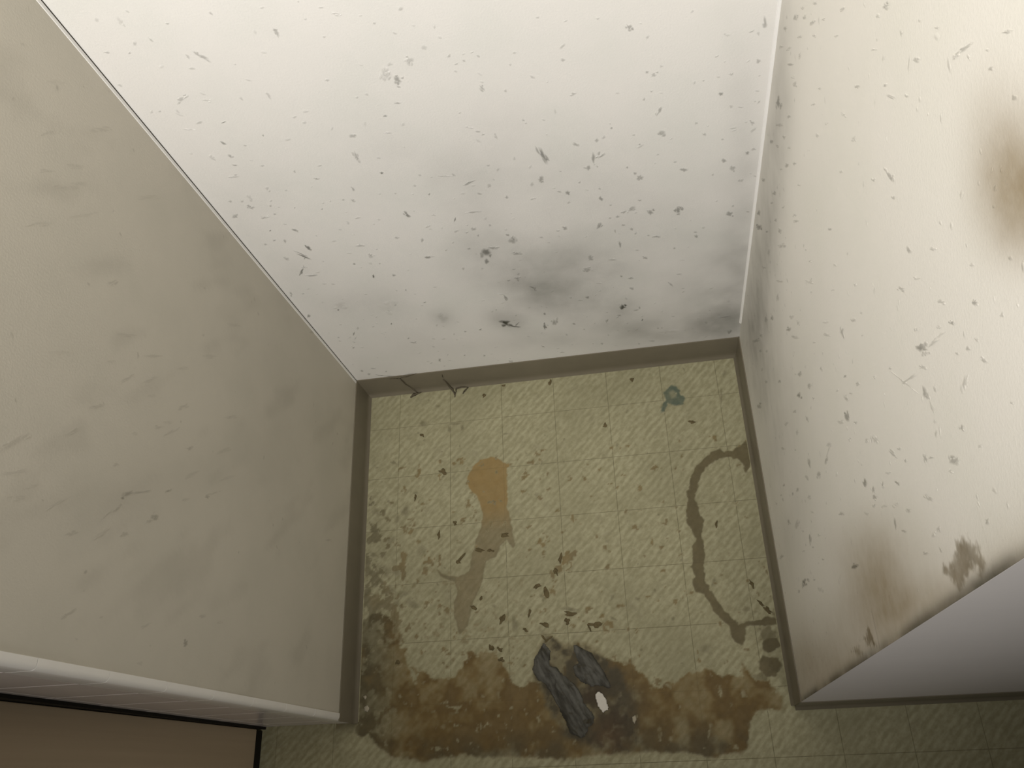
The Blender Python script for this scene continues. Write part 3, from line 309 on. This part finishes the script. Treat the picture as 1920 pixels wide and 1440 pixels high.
def clump(verts, faces, att, e, place, base, jit):
    """a mould mark: a core blob and a few ragged satellites along its axis"""
    cu, cv, au, av, bu, bv, dk = e
    speck(verts, faces, att, (cu, cv, au * 0.85, av * 0.85, bu * 0.8, bv * 0.8, dk * 0.96), place, base, jit, 11, 0.0001 + 0.0004 * dk)
    if math.hypot(au, av) < 0.0035: return
    for _ in range(random.choice((2, 3, 4))):
        a = random.uniform(-1.1, 1.1); b = random.uniform(-1.1, 1.1); s = random.uniform(0.25, 0.5)
        speck(verts, faces, att, (cu + a * au + b * bu, cv + a * av + b * bv, au * s, av * s, bu * s * 1.2, bv * s * 1.2, dk * random.uniform(0.5, 1.0)), place, base, jit, 7, 0.00035)
def speck(verts, faces, att, e, place, base, jit, n=9, lift=0.00025):
    cu, cv, au, av, bu, bv, dk = e
    k0 = len(verts); r0 = random.random() * 6.28
    prof = [1 + jit * (random.random() - 0.5) * 2 for _ in range(n)]
    rings = ((0.0, 1.0, 1.0), (0.62, 0.9, 0.9), (0.95, 0.5, 0.5), (1.45, 0.0, 0.0))
    pts = []
    for rr, hh, dd in rings:
        for q in range(1 if rr == 0 else n):
            a = r0 + 6.2832 * q / n; s = rr * (prof[q] if rr else 1) ** (1.0 if rr < 1.2 else 0.6)
            pts.append((cu + s * (math.cos(a) * au + math.sin(a) * bu), cv + s * (math.cos(a) * av + math.sin(a) * bv), 0.00005 + lift * hh, dd * dk))
    U = np.array([q[0] for q in pts]); V = np.array([q[1] for q in pts]); g = base(U, V)
    for q, b0 in zip(pts, g):
        verts.append(place(q[0], q[1], q[2])); att.append(1 - (1 - b0) * (1 - min(1.0, q[3] * 1.05)))
    for q in range(n):
        p2 = (q + 1) % n
        faces.append((k0, k0 + 1 + q, k0 + 1 + p2))
        for r in range(2):
            o1 = k0 + 1 + r * n
            faces.append((o1 + q, o1 + n + q, o1 + n + p2, o1 + p2))
def specks(wall, S_, place, base, tanf, material, extra, urange, vrange, big, flat=1.0):
    place0 = place; place = lambda u, v, t: place0(u, v, 0.00005 + (t - 0.00005) * flat)
    groups = [([], [], [])]
    for e in S_:
        size = math.hypot(e[2], e[3]) * math.hypot(e[4], e[5])
        if size * e[6] > big: groups.append(([], [], [])); clump(*groups[-1], e, place, base, 0.55)
        else: clump(*groups[0], e, place, base, 0.55)
    for _ in range(extra):
        u = random.uniform(*urange); v = random.uniform(*vrange); r = random.uniform(0.0007, 0.0019); a = random.random() * 3.14; el = random.uniform(1, 2.4)
        speck(*groups[0], (u, v, r * el * math.cos(a), r * el * math.sin(a), -r * math.sin(a), r * math.cos(a), random.uniform(0.06, 0.28)), place, base, 0.4, 6)
    for k, (v, f, a) in enumerate(groups):
        o = mesh_obj('mould_speckling' if k == 0 else 'mould_spot', v, f, material, wall, True)
        fattr(o, 'mould', a)
        P = np.array(v); fattr(o, 'tan', tanf(P[:, 1], P[:, 2]) if tanf else np.zeros(len(v)))
        if k == 0: o['kind'] = 'stuff'
specks(wall_back, parse(BACK), lambda u, v, t: (u, -t, v), mould_back, None, M['wall'], 330, (0.01, 0.70), (0.075, 1.0), 2.2e-5)
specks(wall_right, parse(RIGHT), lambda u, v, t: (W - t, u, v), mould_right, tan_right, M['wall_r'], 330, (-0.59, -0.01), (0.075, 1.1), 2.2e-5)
specks(wall_left, parse(LEFT), lambda u, v, t: (t, u, v), mould_left, None, M['panel'], 60, (-0.58, -0.01), (0.075, 1.0), 2.2e-5, 0.3)

# ragged stain patches near the front edge of the right wall
for k, (pg, st_) in enumerate(zip(PATCH, (0.62, 0.7, 0.5))):
    A = np.array(pg); u0, v0 = A.min(0) - 0.008; u1, v1 = A.max(0) + 0.008; u0 = max(u0, -DR + 0.0003)
    U, V = np.meshgrid(np.linspace(u0, u1, 40), np.linspace(v0, v1, 90), indexing='ij')
    d = sdf(U, V, pg) + (fbm(U * 200, V * 200, 101 + k) - 0.5) * 0.012
    mk = sstep(-0.003, 0.004, d); e0 = np.minimum.reduce([(U - u0) / 0.004, (u1 - U) / 0.004, (V - v0) / 0.004, (v1 - V) / 0.004]).clip(0, 1)
    mk = mk * e0; nv = U.shape[1]
    vv = [(W - 0.00008 - 0.00007 * k - 0.0002 * q, a, b) for a, b, q in zip(U.ravel(), V.ravel(), mk.ravel())]
    ff_ = [(i * nv + j, i * nv + j + 1, (i + 1) * nv + j + 1, (i + 1) * nv + j) for i in range(39) for j in range(nv - 1)]
    o = mesh_obj('stain_patch', vv, ff_, M['wall_r'], wall_right, True)
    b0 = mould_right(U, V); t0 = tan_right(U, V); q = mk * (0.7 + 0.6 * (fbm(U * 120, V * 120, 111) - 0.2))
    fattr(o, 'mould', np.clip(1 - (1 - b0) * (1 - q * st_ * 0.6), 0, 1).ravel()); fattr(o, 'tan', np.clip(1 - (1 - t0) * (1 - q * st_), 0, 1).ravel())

# corner beads
structure(prism('trim_1', [(W + 0.001, 0.001), (W - 0.0036, 0.001), (W - 0.0032, -0.001), (W - 0.002, -0.0019), (W - 0.0008, -0.0024), (W + 0.001, -0.0026)], 0.12, ZT, 2, M['caulk'], smooth=True))
structure(box('trim_2', -0.001, 0.0009, -0.0062, -0.0013, HB, ZT, M['caulk'], bev=0.0004))
structure(box('trim_3', -0.0005, 0.0011, -0.0013, 0.0005, HB, ZT, M['gap']))

# ------------------------------------------------------------------ baseboards: thin cove base with a flared toe
def cove(h, t=0.0022, toe=0.008):
    return [(0, 0), (toe, 0), (toe - 0.0008, 0.0012), (0.0052, 0.0032), (0.0035, 0.0065), (t + 0.0004, 0.012), (t, h - 0.0015), (t - 0.0008, h), (0, h)]
bp = cove(HB)
baseboard_back = structure(prism('baseboard_back', [(-a, z) for a, z in bp], 0.0, W, 0, M['base'], smooth=True))
baseboard_left = structure(prism('baseboard_left', [(a, z) for a, z in bp], -DL - 0.0022, -0.0, 1, M['base'], smooth=True))
baseboard_right = structure(prism('baseboard_right', [(W - a, z) for a, z in bp], -DR - 0.001, -0.0, 1, M['base'], smooth=True))
baseboard_front = structure(prism('baseboard_front', [(-DR - a, z) for a, z in cove(0.056)], W - 0.002, W + 0.9, 0, M['base'], smooth=True))

# ------------------------------------------------------------------ tiled return of the left wall
wall_front_left = structure(box('wall_tiled', -1.2, -0.0012, -DL + 0.0012, -DL + 0.005, 0, ZT, M['grout']))
tv, tf = box_vf(0, 0.0982, -0.0018, 0, 0, 0.0982)
tile0 = None
for r in range(-1, 13):
    z0 = 0.067 + 0.1 * r + 0.0009
    for k in range(3):
        x0 = -0.0292 - 0.1 * (k + 1) + 0.0009
        if tile0 is None:
            tile0 = box('tile', 0, 0.0982, -0.0018, 0, 0, 0.0982, M['tile'], wall_front_left, 0.0008, 1); t = tile0
        else:
            t = tile0.copy(); C.objects.link(t)
        t.location = (x0, -DL + 0.0012, max(z0, 0.0)); t.parent = wall_front_left
        t.scale = (1, 1, (0.067 - 0.001) / 0.0982 if z0 < 0 else 1)
arc = [(0.0016 - 0.0055 + 0.0055 * math.sin(a), -DL + 0.0045 - 0.0055 * math.cos(a)) for a in np.linspace(0, math.pi / 2, 6)]
eprof = [(-0.0285, -DL + 0.0012), (-0.0285, -DL - 0.0004), (-0.0278, -DL - 0.001)] + arc + [(0.0016, -DL + 0.0095), (-0.0005, -DL + 0.0095), (-0.0005, -DL + 0.0012)]
edge0 = None
for r in range(-1, 13):
    z0 = 0.067 + 0.1 * r
    if edge0 is None:
        edge0 = prism('edge_tile', eprof, 0.0005, 0.0995, 2, M['edge_tile'], wall_front_left, True); t = edge0
    else:
        t = edge0.copy(); C.objects.link(t); t.parent = wall_front_left
    t.location = (0, 0, max(z0, 0.0)); t.scale = (1, 1, 0.67 if z0 < 0 else 1)

# ------------------------------------------------------------------ floor
floor = structure(box('floor', -1.4, 1.8, -2.6, 0.1, -0.06, -0.0006, M['slab']))
ft = 0.1 - 0.00035
tv = [(0.0003, 0.0003, 0), (ft - 0.0003, 0.0003, 0), (ft - 0.0003, ft - 0.0003, 0), (0.0003, ft - 0.0003, 0)] + [(0, 0, -0.0004), (ft, 0, -0.0004), (ft, ft, -0.0004), (0, ft, -0.0004)] + [(0, 0, -0.0008), (ft, 0, -0.0008), (ft, ft, -0.0008), (0, ft, -0.0008)]
tfc = [(0, 1, 2, 3)] + [(k + 4, (k + 1) % 4 + 4, (k + 1) % 4, k) for k in range(4)] + [(k + 8, (k + 1) % 4 + 8, (k + 1) % 4 + 4, k + 4) for k in range(4)]
ftile = None
for i in range(-4, 12):
    for j in range(-1, 12):
        x0 = 0.0665 + 0.1 * i; y0 = -0.0775 - 0.1 * j
        if y0 > -0.56 and (x0 + 0.1 < 0.0 or x0 > W): continue        # under the walls
        if ftile is None:
            ftile = mesh_obj('floor_tile', tv, tfc, M['floor'], floor); t = ftile
        else:
            t = ftile.copy(); C.objects.link(t); t.parent = floor
        t.location = (x0 + 0.00025, y0 + 0.00025, 0)
ceiling = structure(box('ceiling', -1.4, 1.8, -2.6, 0.1, ZT, ZT + 0.05, M['ceil']))

# ------------------------------------------------------------------ dirt films on the floor
def film(name, x0, x1, y0, y1, res, fn, label, z=0.00012, thick=0.0005, eps=0.012):
    xs = np.arange(x0, x1 + res, res); ys = np.arange(y0, y1 + res, res)
    X, Y = np.meshgrid(xs, ys, indexing='ij'); cov, rgb, hh = fn(X, Y)
    keep = cov > eps
    cell = keep[:-1, :-1] | keep[1:, :-1] | keep[:-1, 1:] | keep[1:, 1:]
    blk = lambda a, b: (a < 0.009) | (a > W - 0.009)
    wallx = (X < 0.0085) | (X > W - 0.0085); solid = wallx & (Y > -DL + 0.002)
    cell &= ~(solid[:-1, :-1] | solid[1:, :-1] | solid[:-1, 1:] | solid[1:, 1:])
    ny = len(ys); idx = np.arange(X.size).reshape(X.shape)
    I, J = np.nonzero(cell)
    F = np.stack([idx[I, J], idx[I + 1, J], idx[I + 1, J + 1], idx[I, J + 1]], 1)
    used = np.unique(F); remap = -np.ones(X.size, int); remap[used] = np.arange(len(used))
    zz = z + thick * cov * hh
    V = np.stack([X, Y, zz], -1).reshape(-1, 3)[used]
    o = mesh_obj(name, V, [tuple(q) for q in remap[F].tolist()], M['floor'], None, True)
    fattr(o, 'cover', cov.ravel()[used]); cattr(o, 'stain', rgb.reshape(-1, 3)[used])
    return tag(o, label, 'stain', kind='stuff')
def wob(X, Y, sc, amp, seed): return (fbm(X * sc, Y * sc, seed, 4) - 0.5) * 2 * amp
def lerp(a, b, t): return np.asarray(a) * (1 - t[..., None]) + np.asarray(b) * t[..., None]

def f_brown(X, Y):
    d = sdf(X, Y, BROWN) + wob(X, Y, 75, 0.011, 31) * sstep(-0.66, -0.60, Y) + wob(X, Y, 110, 0.005, 32)
    cov = sstep(-0.003, 0.003, d) * 0.93
    n = fbm(X * 30, Y * 30, 33); n2 = fbm(X * 90, Y * 90, 34)
    cov *= 0.62 + 0.38 * sstep(0.25, 0.55, n)
    cov *= 1 - 0.55 * sstep(0.12, 0.05, X) * sstep(0.52, 0.66, fbm(X * 70, Y * 70, 37))
    cov *= 1 - 0.75 * sstep(0.66, 0.76, n2) * sstep(0.42, 0.6, n)
    # mottled grime creeping up beside the left baseboard
    left = sstep(0.16, 0.01, X) * sstep(-0.16, -0.44, Y)
    nz = fbm(X * 75, Y * 75, 36, 5)
    mt = sstep(-0.015, 0.03, left * 0.34 + nz - 0.72) * sstep(-0.62, -0.60, Y) * (0.55 + 0.45 * nz)
    cov = np.maximum(cov, mt * 0.72)
    sp_ = sstep(0.74, 0.78, fbm(X * 110, Y * 110, 39, 2)) * sstep(0.0, 0.10, Y + 0.62) * sstep(-0.28, -0.42, Y) * sstep(0.42, 0.2, X)
    cov = np.maximum(cov, sp_ * 0.35)
    front = sstep(-0.60, -0.66, Y)
    col = lerp((0.185, 0.112, 0.024), (0.12, 0.068, 0.013), sstep(0.35, 0.65, n))
    col = lerp(col, (0.075, 0.055, 0.024), front * sstep(0.35, 0.7, fbm(X * 22, Y * 22, 41)))
    col = lerp(col, (0.085, 0.07, 0.035), sstep(0.10, 0.02, X))
    col = lerp(col, (0.20, 0.135, 0.05), 0.6 * sstep(0.55, 0.75, n) * (1 - front))
    # black damp patch around the rags
    dd = sdf(X, Y, DARK) + wob(X, Y, 45, 0.014, 43)
    cd = sstep(-0.006, 0.010, dd) * (0.55 + 0.45 * sstep(0.3, 0.6, fbm(X * 60, Y * 60, 44)))
    col = lerp(col, (0.040, 0.033, 0.022), cd); cov = np.maximum(cov, cd * 0.95)
    for px, py, r, c_, a in ((0.428, -0.617, 0.030, (0.035, 0.018, 0.010), 0.9), (0.40, -0.575, 0.020, (0.028, 0.012, 0.008), 0.9), (0.42, -0.64, 0.022, (0.09, 0.045, 0.02), 0.7), (0.455, -0.585, 0.026, (0.045, 0.036, 0.024), 0.7)):
        q = np.exp(-((X - px) ** 2 + (Y - py) ** 2) / r ** 2) * a
        col = lerp(col, c_, q)
    return cov, col, 0.3 + n + 0.6 * n2
film('brown_dirt_stain', -0.03, 0.71, -0.70, -0.15, 0.0022, f_brown, 'brown crusted dirt stain spread across the front of the vinyl floor')
def f_tongue(X, Y):
    d = np.maximum(sdf(X, Y, TONGUE) + wob(X, Y, 130, 0.0025, 51), sdf(X, Y, TAIL) + 0.0008)
    n = fbm(X * 40, Y * 40, 52)
    cov = sstep(-0.0014, 0.0014, d) * (0.80 + 0.2 * n)
    t = sstep(-0.24, -0.31, Y)
    cov = cov * (1 - 0.30 * t)
    col = lerp((0.315, 0.21, 0.075), (0.185, 0.14, 0.07), t)
    col = lerp(col, (0.13, 0.10, 0.05), 0.6 * sstep(0.006, 0.0, d) * t)
    col = lerp(col, (0.09, 0.07, 0.035), sstep(0.0, 0.002, sdf(X, Y, TAIL)))
    return cov, col, 0.4 + 0.3 * n
film('tongue_stain', 0.13, 0.30, -0.49, -0.14, 0.0014, f_tongue, 'tan tongue-shaped stain running down the middle of the vinyl floor')
def f_ring(X, Y):
    d = sdf(X, Y, RING) + 0.0012 + wob(X, Y, 120, 0.0036, 61)
    d = np.maximum(d, sdf(X, Y, BLOB1) + wob(X, Y, 90, 0.006, 62)); d = np.maximum(d, sdf(X, Y, BLOB2) + wob(X, Y, 90, 0.006, 63))
    n = fbm(X * 60, Y * 60, 64)
    cov = sstep(-0.0014, 0.0014, d) * 0.88
    d2 = sstep(0.60, 0.70, fbm(X * 48, Y * 48, 66)) * sstep(0.60, 0.68, X) * sstep(-0.40, -0.48, Y) * sstep(-0.6, -0.57, Y)
    cov = np.maximum(cov, 0.6 * d2)
    return cov, lerp((0.125, 0.10, 0.048), (0.095, 0.077, 0.036), n), 0.5 + n
film('ring_stain', 0.565, 0.705, -0.60, -0.155, 0.0014, f_ring, 'dark ragged ring-shaped stain beside the right-hand baseboard')
def f_green(X, Y):
    d = sdf(X, Y, GREEN) + wob(X, Y, 130, 0.005, 71)
    hole = sstep(-0.002, 0.004, sdf(X, Y, GREENHOLE))
    cov = sstep(-0.002, 0.003, d) * (1 - 0.6 * hole) * (0.6 + 0.5 * fbm(X * 90, Y * 90, 72))
    return cov, lerp((0.05, 0.10, 0.085), (0.10, 0.14, 0.11), fbm(X * 80, Y * 80, 73)), 0.4 + 0 * X
film('green_stain', 0.53, 0.63, -0.13, -0.03, 0.0012, f_green, 'small blue-green ring stain near the back right corner of the floor')

# ------------------------------------------------------------------ cabinet by the tiled wall
cab = bpy.data.objects.new('kitchen_cabinet', None); C.objects.link(cab); cab.location = (-0.46, -0.88, 0)
tag(cab, 'brown wood-grain cabinet standing against the tiled wall', 'cabinet')
def cpart(o):
    o.parent = cab; o.matrix_parent_inverse = cab.matrix_world.inverted()
    o.location = -Vector(cab.location); return o
def cbox(name, *a, **k):
    o = box(name, *a, **k); o.parent = cab; o.location = (0.46, 0.88, 0); return o
cbox('body', -0.76, -0.160, -1.15, -0.606, 0.0265, 0.82, M['wood'], bev=0.003)
cbox('side_panel', -0.160, -0.158, -1.148, -0.6042, 0.0265, 0.82, M['wood'], bev=0.0009)
cbox('gap_shade_block', -0.75, -0.1605, -1.10, -0.606, 0.0, 0.0265, M['black'])  # black block stands in for the shade of the gap under the cabinet
cbox('worktop', -0.77, -0.150, -1.17, -0.602, 0.82, 0.85, M['front'], bev=0.003)
ya, yb = -0.6036, -DL - 0.0007
o = mesh_obj('seal_strip', [(-0.158, ya, 0.0), (-0.1545, ya, 0.0), (-0.1545, yb, 0.0), (-0.158, yb, 0.0), (-0.158, ya, 0.82), (-0.1355, ya, 0.82), (-0.1355, yb, 0.82), (-0.158, yb, 0.82)], BF, M['black'], cab)
o.location = (0.46, 0.88, 0)
for k in range(2):
    d_ = cbox('door', -0.755 + 0.30 * k, -0.459 + 0.30 * k, -1.168, -1.15, 0.03, 0.81, M['wood'], bev=0.002)
    hx = -0.48 + 0.045 * k
    h_ = box('handle', hx - 0.005, hx + 0.005, -1.190, -1.168, 0.66, 0.76, M['caulk'], d_, 0.002)

# ------------------------------------------------------------------ rags, chips, flakes, webs
def lump(name, poly, hfun, material, res, label, cat, rim=0.0005, grow=0.0):
    P = np.array(poly); x0, y0 = P.min(0) - 0.008; x1, y1 = P.max(0) + 0.008
    xs = np.arange(x0, x1, res); ys = np.arange(y0, y1, res); X, Y = np.meshgrid(xs, ys, indexing='ij')
    d = sdf(X, Y, poly) + grow + wob(X, Y, 160, 0.0016, 81); Z = rim + hfun(X, Y, np.clip(d, 0, None))
    keep = d > -0.0006; cell = keep[:-1, :-1] & keep[1:, :-1] & keep[:-1, 1:] & keep[1:, 1:]
    idx = np.arange(X.size).reshape(X.shape); I, J = np.nonzero(cell)
    F = np.stack([idx[I, J], idx[I + 1, J], idx[I + 1, J + 1], idx[I, J + 1]], 1)
    used = np.unique(F); remap = -np.ones(X.size, int); remap[used] = np.arange(len(used))
    top = np.stack([X, Y, Z], -1).reshape(-1, 3)[used]; F = remap[F]; n = len(top)
    bot = top.copy(); bot[:, 2] = 0.0003
    faces = F.tolist() + (F[:, ::-1] + n).tolist()
    ed = {}
    for q in F.tolist():
        for a in range(4):
            e = (q[a], q[(a + 1) % 4])
            if (e[1], e[0]) in ed: del ed[(e[1], e[0])]
            else: ed[e] = 1
    faces += [(b_, a_, a_ + n, b_ + n) for a_, b_ in ed]
    o = mesh_obj(name, np.concatenate([top, bot]), [tuple(q) for q in faces], material, None, True)
    c = np.array([P[:, 0].mean(), P[:, 1].mean(), 0]); o.data.transform(__import__('mathutils').Matrix.Translation(-Vector(c))); o.location = c
    return tag(o, label, cat)
def h_rag(ang, seed, hmax):
    ca, sa = math.cos(ang), math.sin(ang)
    def f(X, Y, d):
        s = X * ca + Y * sa; t = -X * sa + Y * ca
        dome = 1 - np.exp(-d / 0.007)
        fold = 1 - np.abs(2 * fbm(s * 28, t * 95, seed, 3) - 1) * 1.6
        crease = np.abs(np.sin(t * 260 + 5.0 * fbm(s * 40, t * 30, seed + 4)))
        return dome * hmax * np.clip(0.25 + 0.55 * fold + 0.35 * crease ** 0.6 + 0.4 * (fbm(X * 150, Y * 150, seed + 1) - 0.5), 0.08, 2)
    return f
lump('cloth_scrap', RAGA, h_rag(math.atan2(-0.115, 0.06), 91, 0.013), M['rag'], 0.0016, 'long crumpled grey cloth scrap left of the white paper chip', 'cloth', grow=0.0028)
lump('cloth_scrap', RAGB, h_rag(math.atan2(-0.06, 0.05), 95, 0.012), M['rag'], 0.0016, 'short crumpled grey cloth scrap behind the white paper chip', 'cloth', grow=0.003)
lump('paper_chip', CHIP, lambda X, Y, d: 0.0035 + (Y + 0.59) * 0.06 + 0.0004 * fbm(X * 300, Y * 300, 3), M['paper'], 0.0012, 'torn white paper chip lying in the dark dirt by the grey cloth', 'paper')

for pg, lb in (([(0.0178, -0.5764), (0.0242, -0.5742), (0.0272, -0.5793), (0.0246, -0.5842), (0.019, -0.5831)], 'larger pale plaster crumb in the dark grime by the left baseboard'), ([(0.0161, -0.5604), (0.0207, -0.5581), (0.0228, -0.5624), (0.0191, -0.5647)], 'tiny pale plaster crumb in the dark grime by the left baseboard'), ([(0.4604, -0.6112), (0.4656, -0.609), (0.4666, -0.6161), (0.4626, -0.6221), (0.4598, -0.6174)], 'slim pale plaster crumb right of the white paper chip')):
    lump('plaster_crumb', pg, lambda X, Y, d: 0.0012 + 0.002 * (1 - np.exp(-d / 0.002)) + 0.001 * fbm(X * 400, Y * 400, 5), M['crumb'], 0.0009, lb, 'crumb')
FL = parse(FLAKES)
near = lambda x, y: ('dark dirt flake lying beside the crumpled grey cloth scraps' if y < -0.40 and x > 0.2 else
                     'dark dirt flake on the floor beside the ring-shaped stain' if x > 0.5 and y < -0.2 else
                     'dark dirt flake near the tan tongue-shaped stain' if y < -0.13 else
                     'dark dirt flake near the back baseboard')
fv, ff, fa = [], [], []
for e in FL:
    cu, cv, au, av, bu, bv, dk = e
    if dk >= 0.5:
        n = 11; r0 = random.random() * 6.28; v = []
        pf = [0.85 + 0.9 * (random.random() - 0.5) for _ in range(n)]
        for rr, zz in ((1.0, 0.0006), (0.85, 0.0014), (0.4, 0.0022)):
            for q in range(n):
                a = r0 + 6.2832 * q / n
                v.append((rr * pf[q] * (math.cos(a) * au + math.sin(a) * bu), rr * pf[q] * (math.cos(a) * av + math.sin(a) * bv), zz * (0.7 + 0.6 * random.random())))
        v.append((0, 0, 0.0024)); v += [(q[0], q[1], 0.0002) for q in v[:n]]
        f = [(r * n + q, r * n + (q + 1) % n, (r + 1) * n + (q + 1) % n, (r + 1) * n + q) for r in range(2) for q in range(n)]
        f += [(2 * n + q, 2 * n + (q + 1) % n, 3 * n) for q in range(n)] + [(3 * n + 1 + (q + 1) % n, q + 0 if False else (q + 1) % n, q, 3 * n + 1 + q) for q in range(n)]
        o = mesh_obj('dirt_flake', v, f, M['flake'], None, False); o.location = (cu, cv, 0.0)
        lb = near(cu, cv); tag(o, lb, 'dirt flake', lb.replace('dark dirt flake', 'dirt flakes'))
    else:
        speck(fv, ff, fa, e, lambda u, v, t: (u, v, t + 0.0001), zero, 0.35, 9, 0.0003)
for _ in range(150):
    u = random.uniform(0.02, 0.69); v = random.uniform(-0.60, -0.01)
    if random.random() > 0.25 + 0.75 * (1 - u / 0.7) : continue
    r = random.uniform(0.0008, 0.003); a = random.random() * 3.14; el = random.uniform(1, 2.2)
    speck(fv, ff, fa, (u, v, r * el * math.cos(a), r * el * math.sin(a), -r * math.sin(a), r * math.cos(a), random.uniform(0.12, 0.42)), lambda u, v, t: (u, v, t + 0.0001), zero, 0.4, 7, 0.0003)
o = mesh_obj('dirt_speckling', fv, ff, M['floor'], floor, True); fattr(o, 'cover', fa); cattr(o, 'stain', np.tile((0.085, 0.07, 0.038), (len(fv), 1))); o['kind'] = 'stuff'

def thread(v, f, pts, r):
    k0 = len(v); n = 5; pts = [Vector(p) for p in pts]
    for i, p in enumerate(pts):
        d = (pts[min(i + 1, len(pts) - 1)] - pts[max(i - 1, 0)]).normalized()
        a = d.orthogonal().normalized(); b_ = d.cross(a); rr = 1.5 * r * (1 - 0.6 * abs(2 * i / (len(pts) - 1) - 1))
        for q in range(n): v.append(tuple(p + rr * (math.cos(6.2832 * q / n) * a + math.sin(6.2832 * q / n) * b_)))
    for i in range(len(pts) - 1):
        for q in range(n): f.append((k0 + i * n + q, k0 + i * n + (q + 1) % n, k0 + (i + 1) * n + (q + 1) % n, k0 + (i + 1) * n + q))
    f.append(tuple(range(k0 + n - 1, k0 - 1, -1))); f.append(tuple(range(k0 + (len(pts) - 1) * n, k0 + len(pts) * n)))
def web(label, strands, cx):
    v, f = [], []
    for pts, r in strands:
        fine = []
        for a, b_ in zip(pts, pts[1:]):
            for t in (0, 0.33, 0.66): fine.append(tuple(a[i] * (1 - t) + b_[i] * t + random.uniform(-1, 1) * 0.0007 for i in range(3)))
        fine.append(pts[-1]); thread(v, f, fine, r)
    o = mesh_obj('cobweb', v, f, M['web'], None, True)
    o.data.transform(__import__('mathutils').Matrix.Translation((-cx, 0, 0))); o.location = (cx, 0, 0)
    tag(o, label, 'cobweb')
web('dusty cobweb tuft at the foot of the back baseboard near the left corner', [
    ([(0.066, -0.0035, 0.0655), (0.085, -0.004, 0.063), (0.088, -0.005, 0.039), (0.103, -0.010, 0.004)], 0.0007),
    ([(0.103, -0.010, 0.004), (0.095, -0.012, 0.002), (0.087, -0.016, 0.001)], 0.0022),
    ([(0.110, -0.009, 0.005), (0.100, -0.011, 0.003), (0.092, -0.013, 0.001)], 0.0014),
    ([(0.085, -0.004, 0.063), (0.105, -0.0035, 0.069), (0.120, -0.003, 0.074)], 0.0007)], 0.1)
web('forked dusty cobweb hanging from the back baseboard onto the floor', [
    ([(0.1625, -0.0035, 0.039), (0.168, -0.008, 0.012), (0.175, -0.016, 0.002), (0.1758, -0.026, 0.001)], 0.0013),
    ([(0.1635, -0.0032, 0.045), (0.1655, -0.0032, 0.058)], 0.0006),
    ([(0.1758, -0.026, 0.001), (0.178, -0.014, 0.003), (0.180, -0.010, 0.006), (0.192, -0.009, 0.008), (0.202, -0.010, 0.005)], 0.0011),
    ([(0.202, -0.010, 0.004), (0.195, -0.015, 0.002), (0.1915, -0.0205, 0.001)], 0.0013)], 0.18)
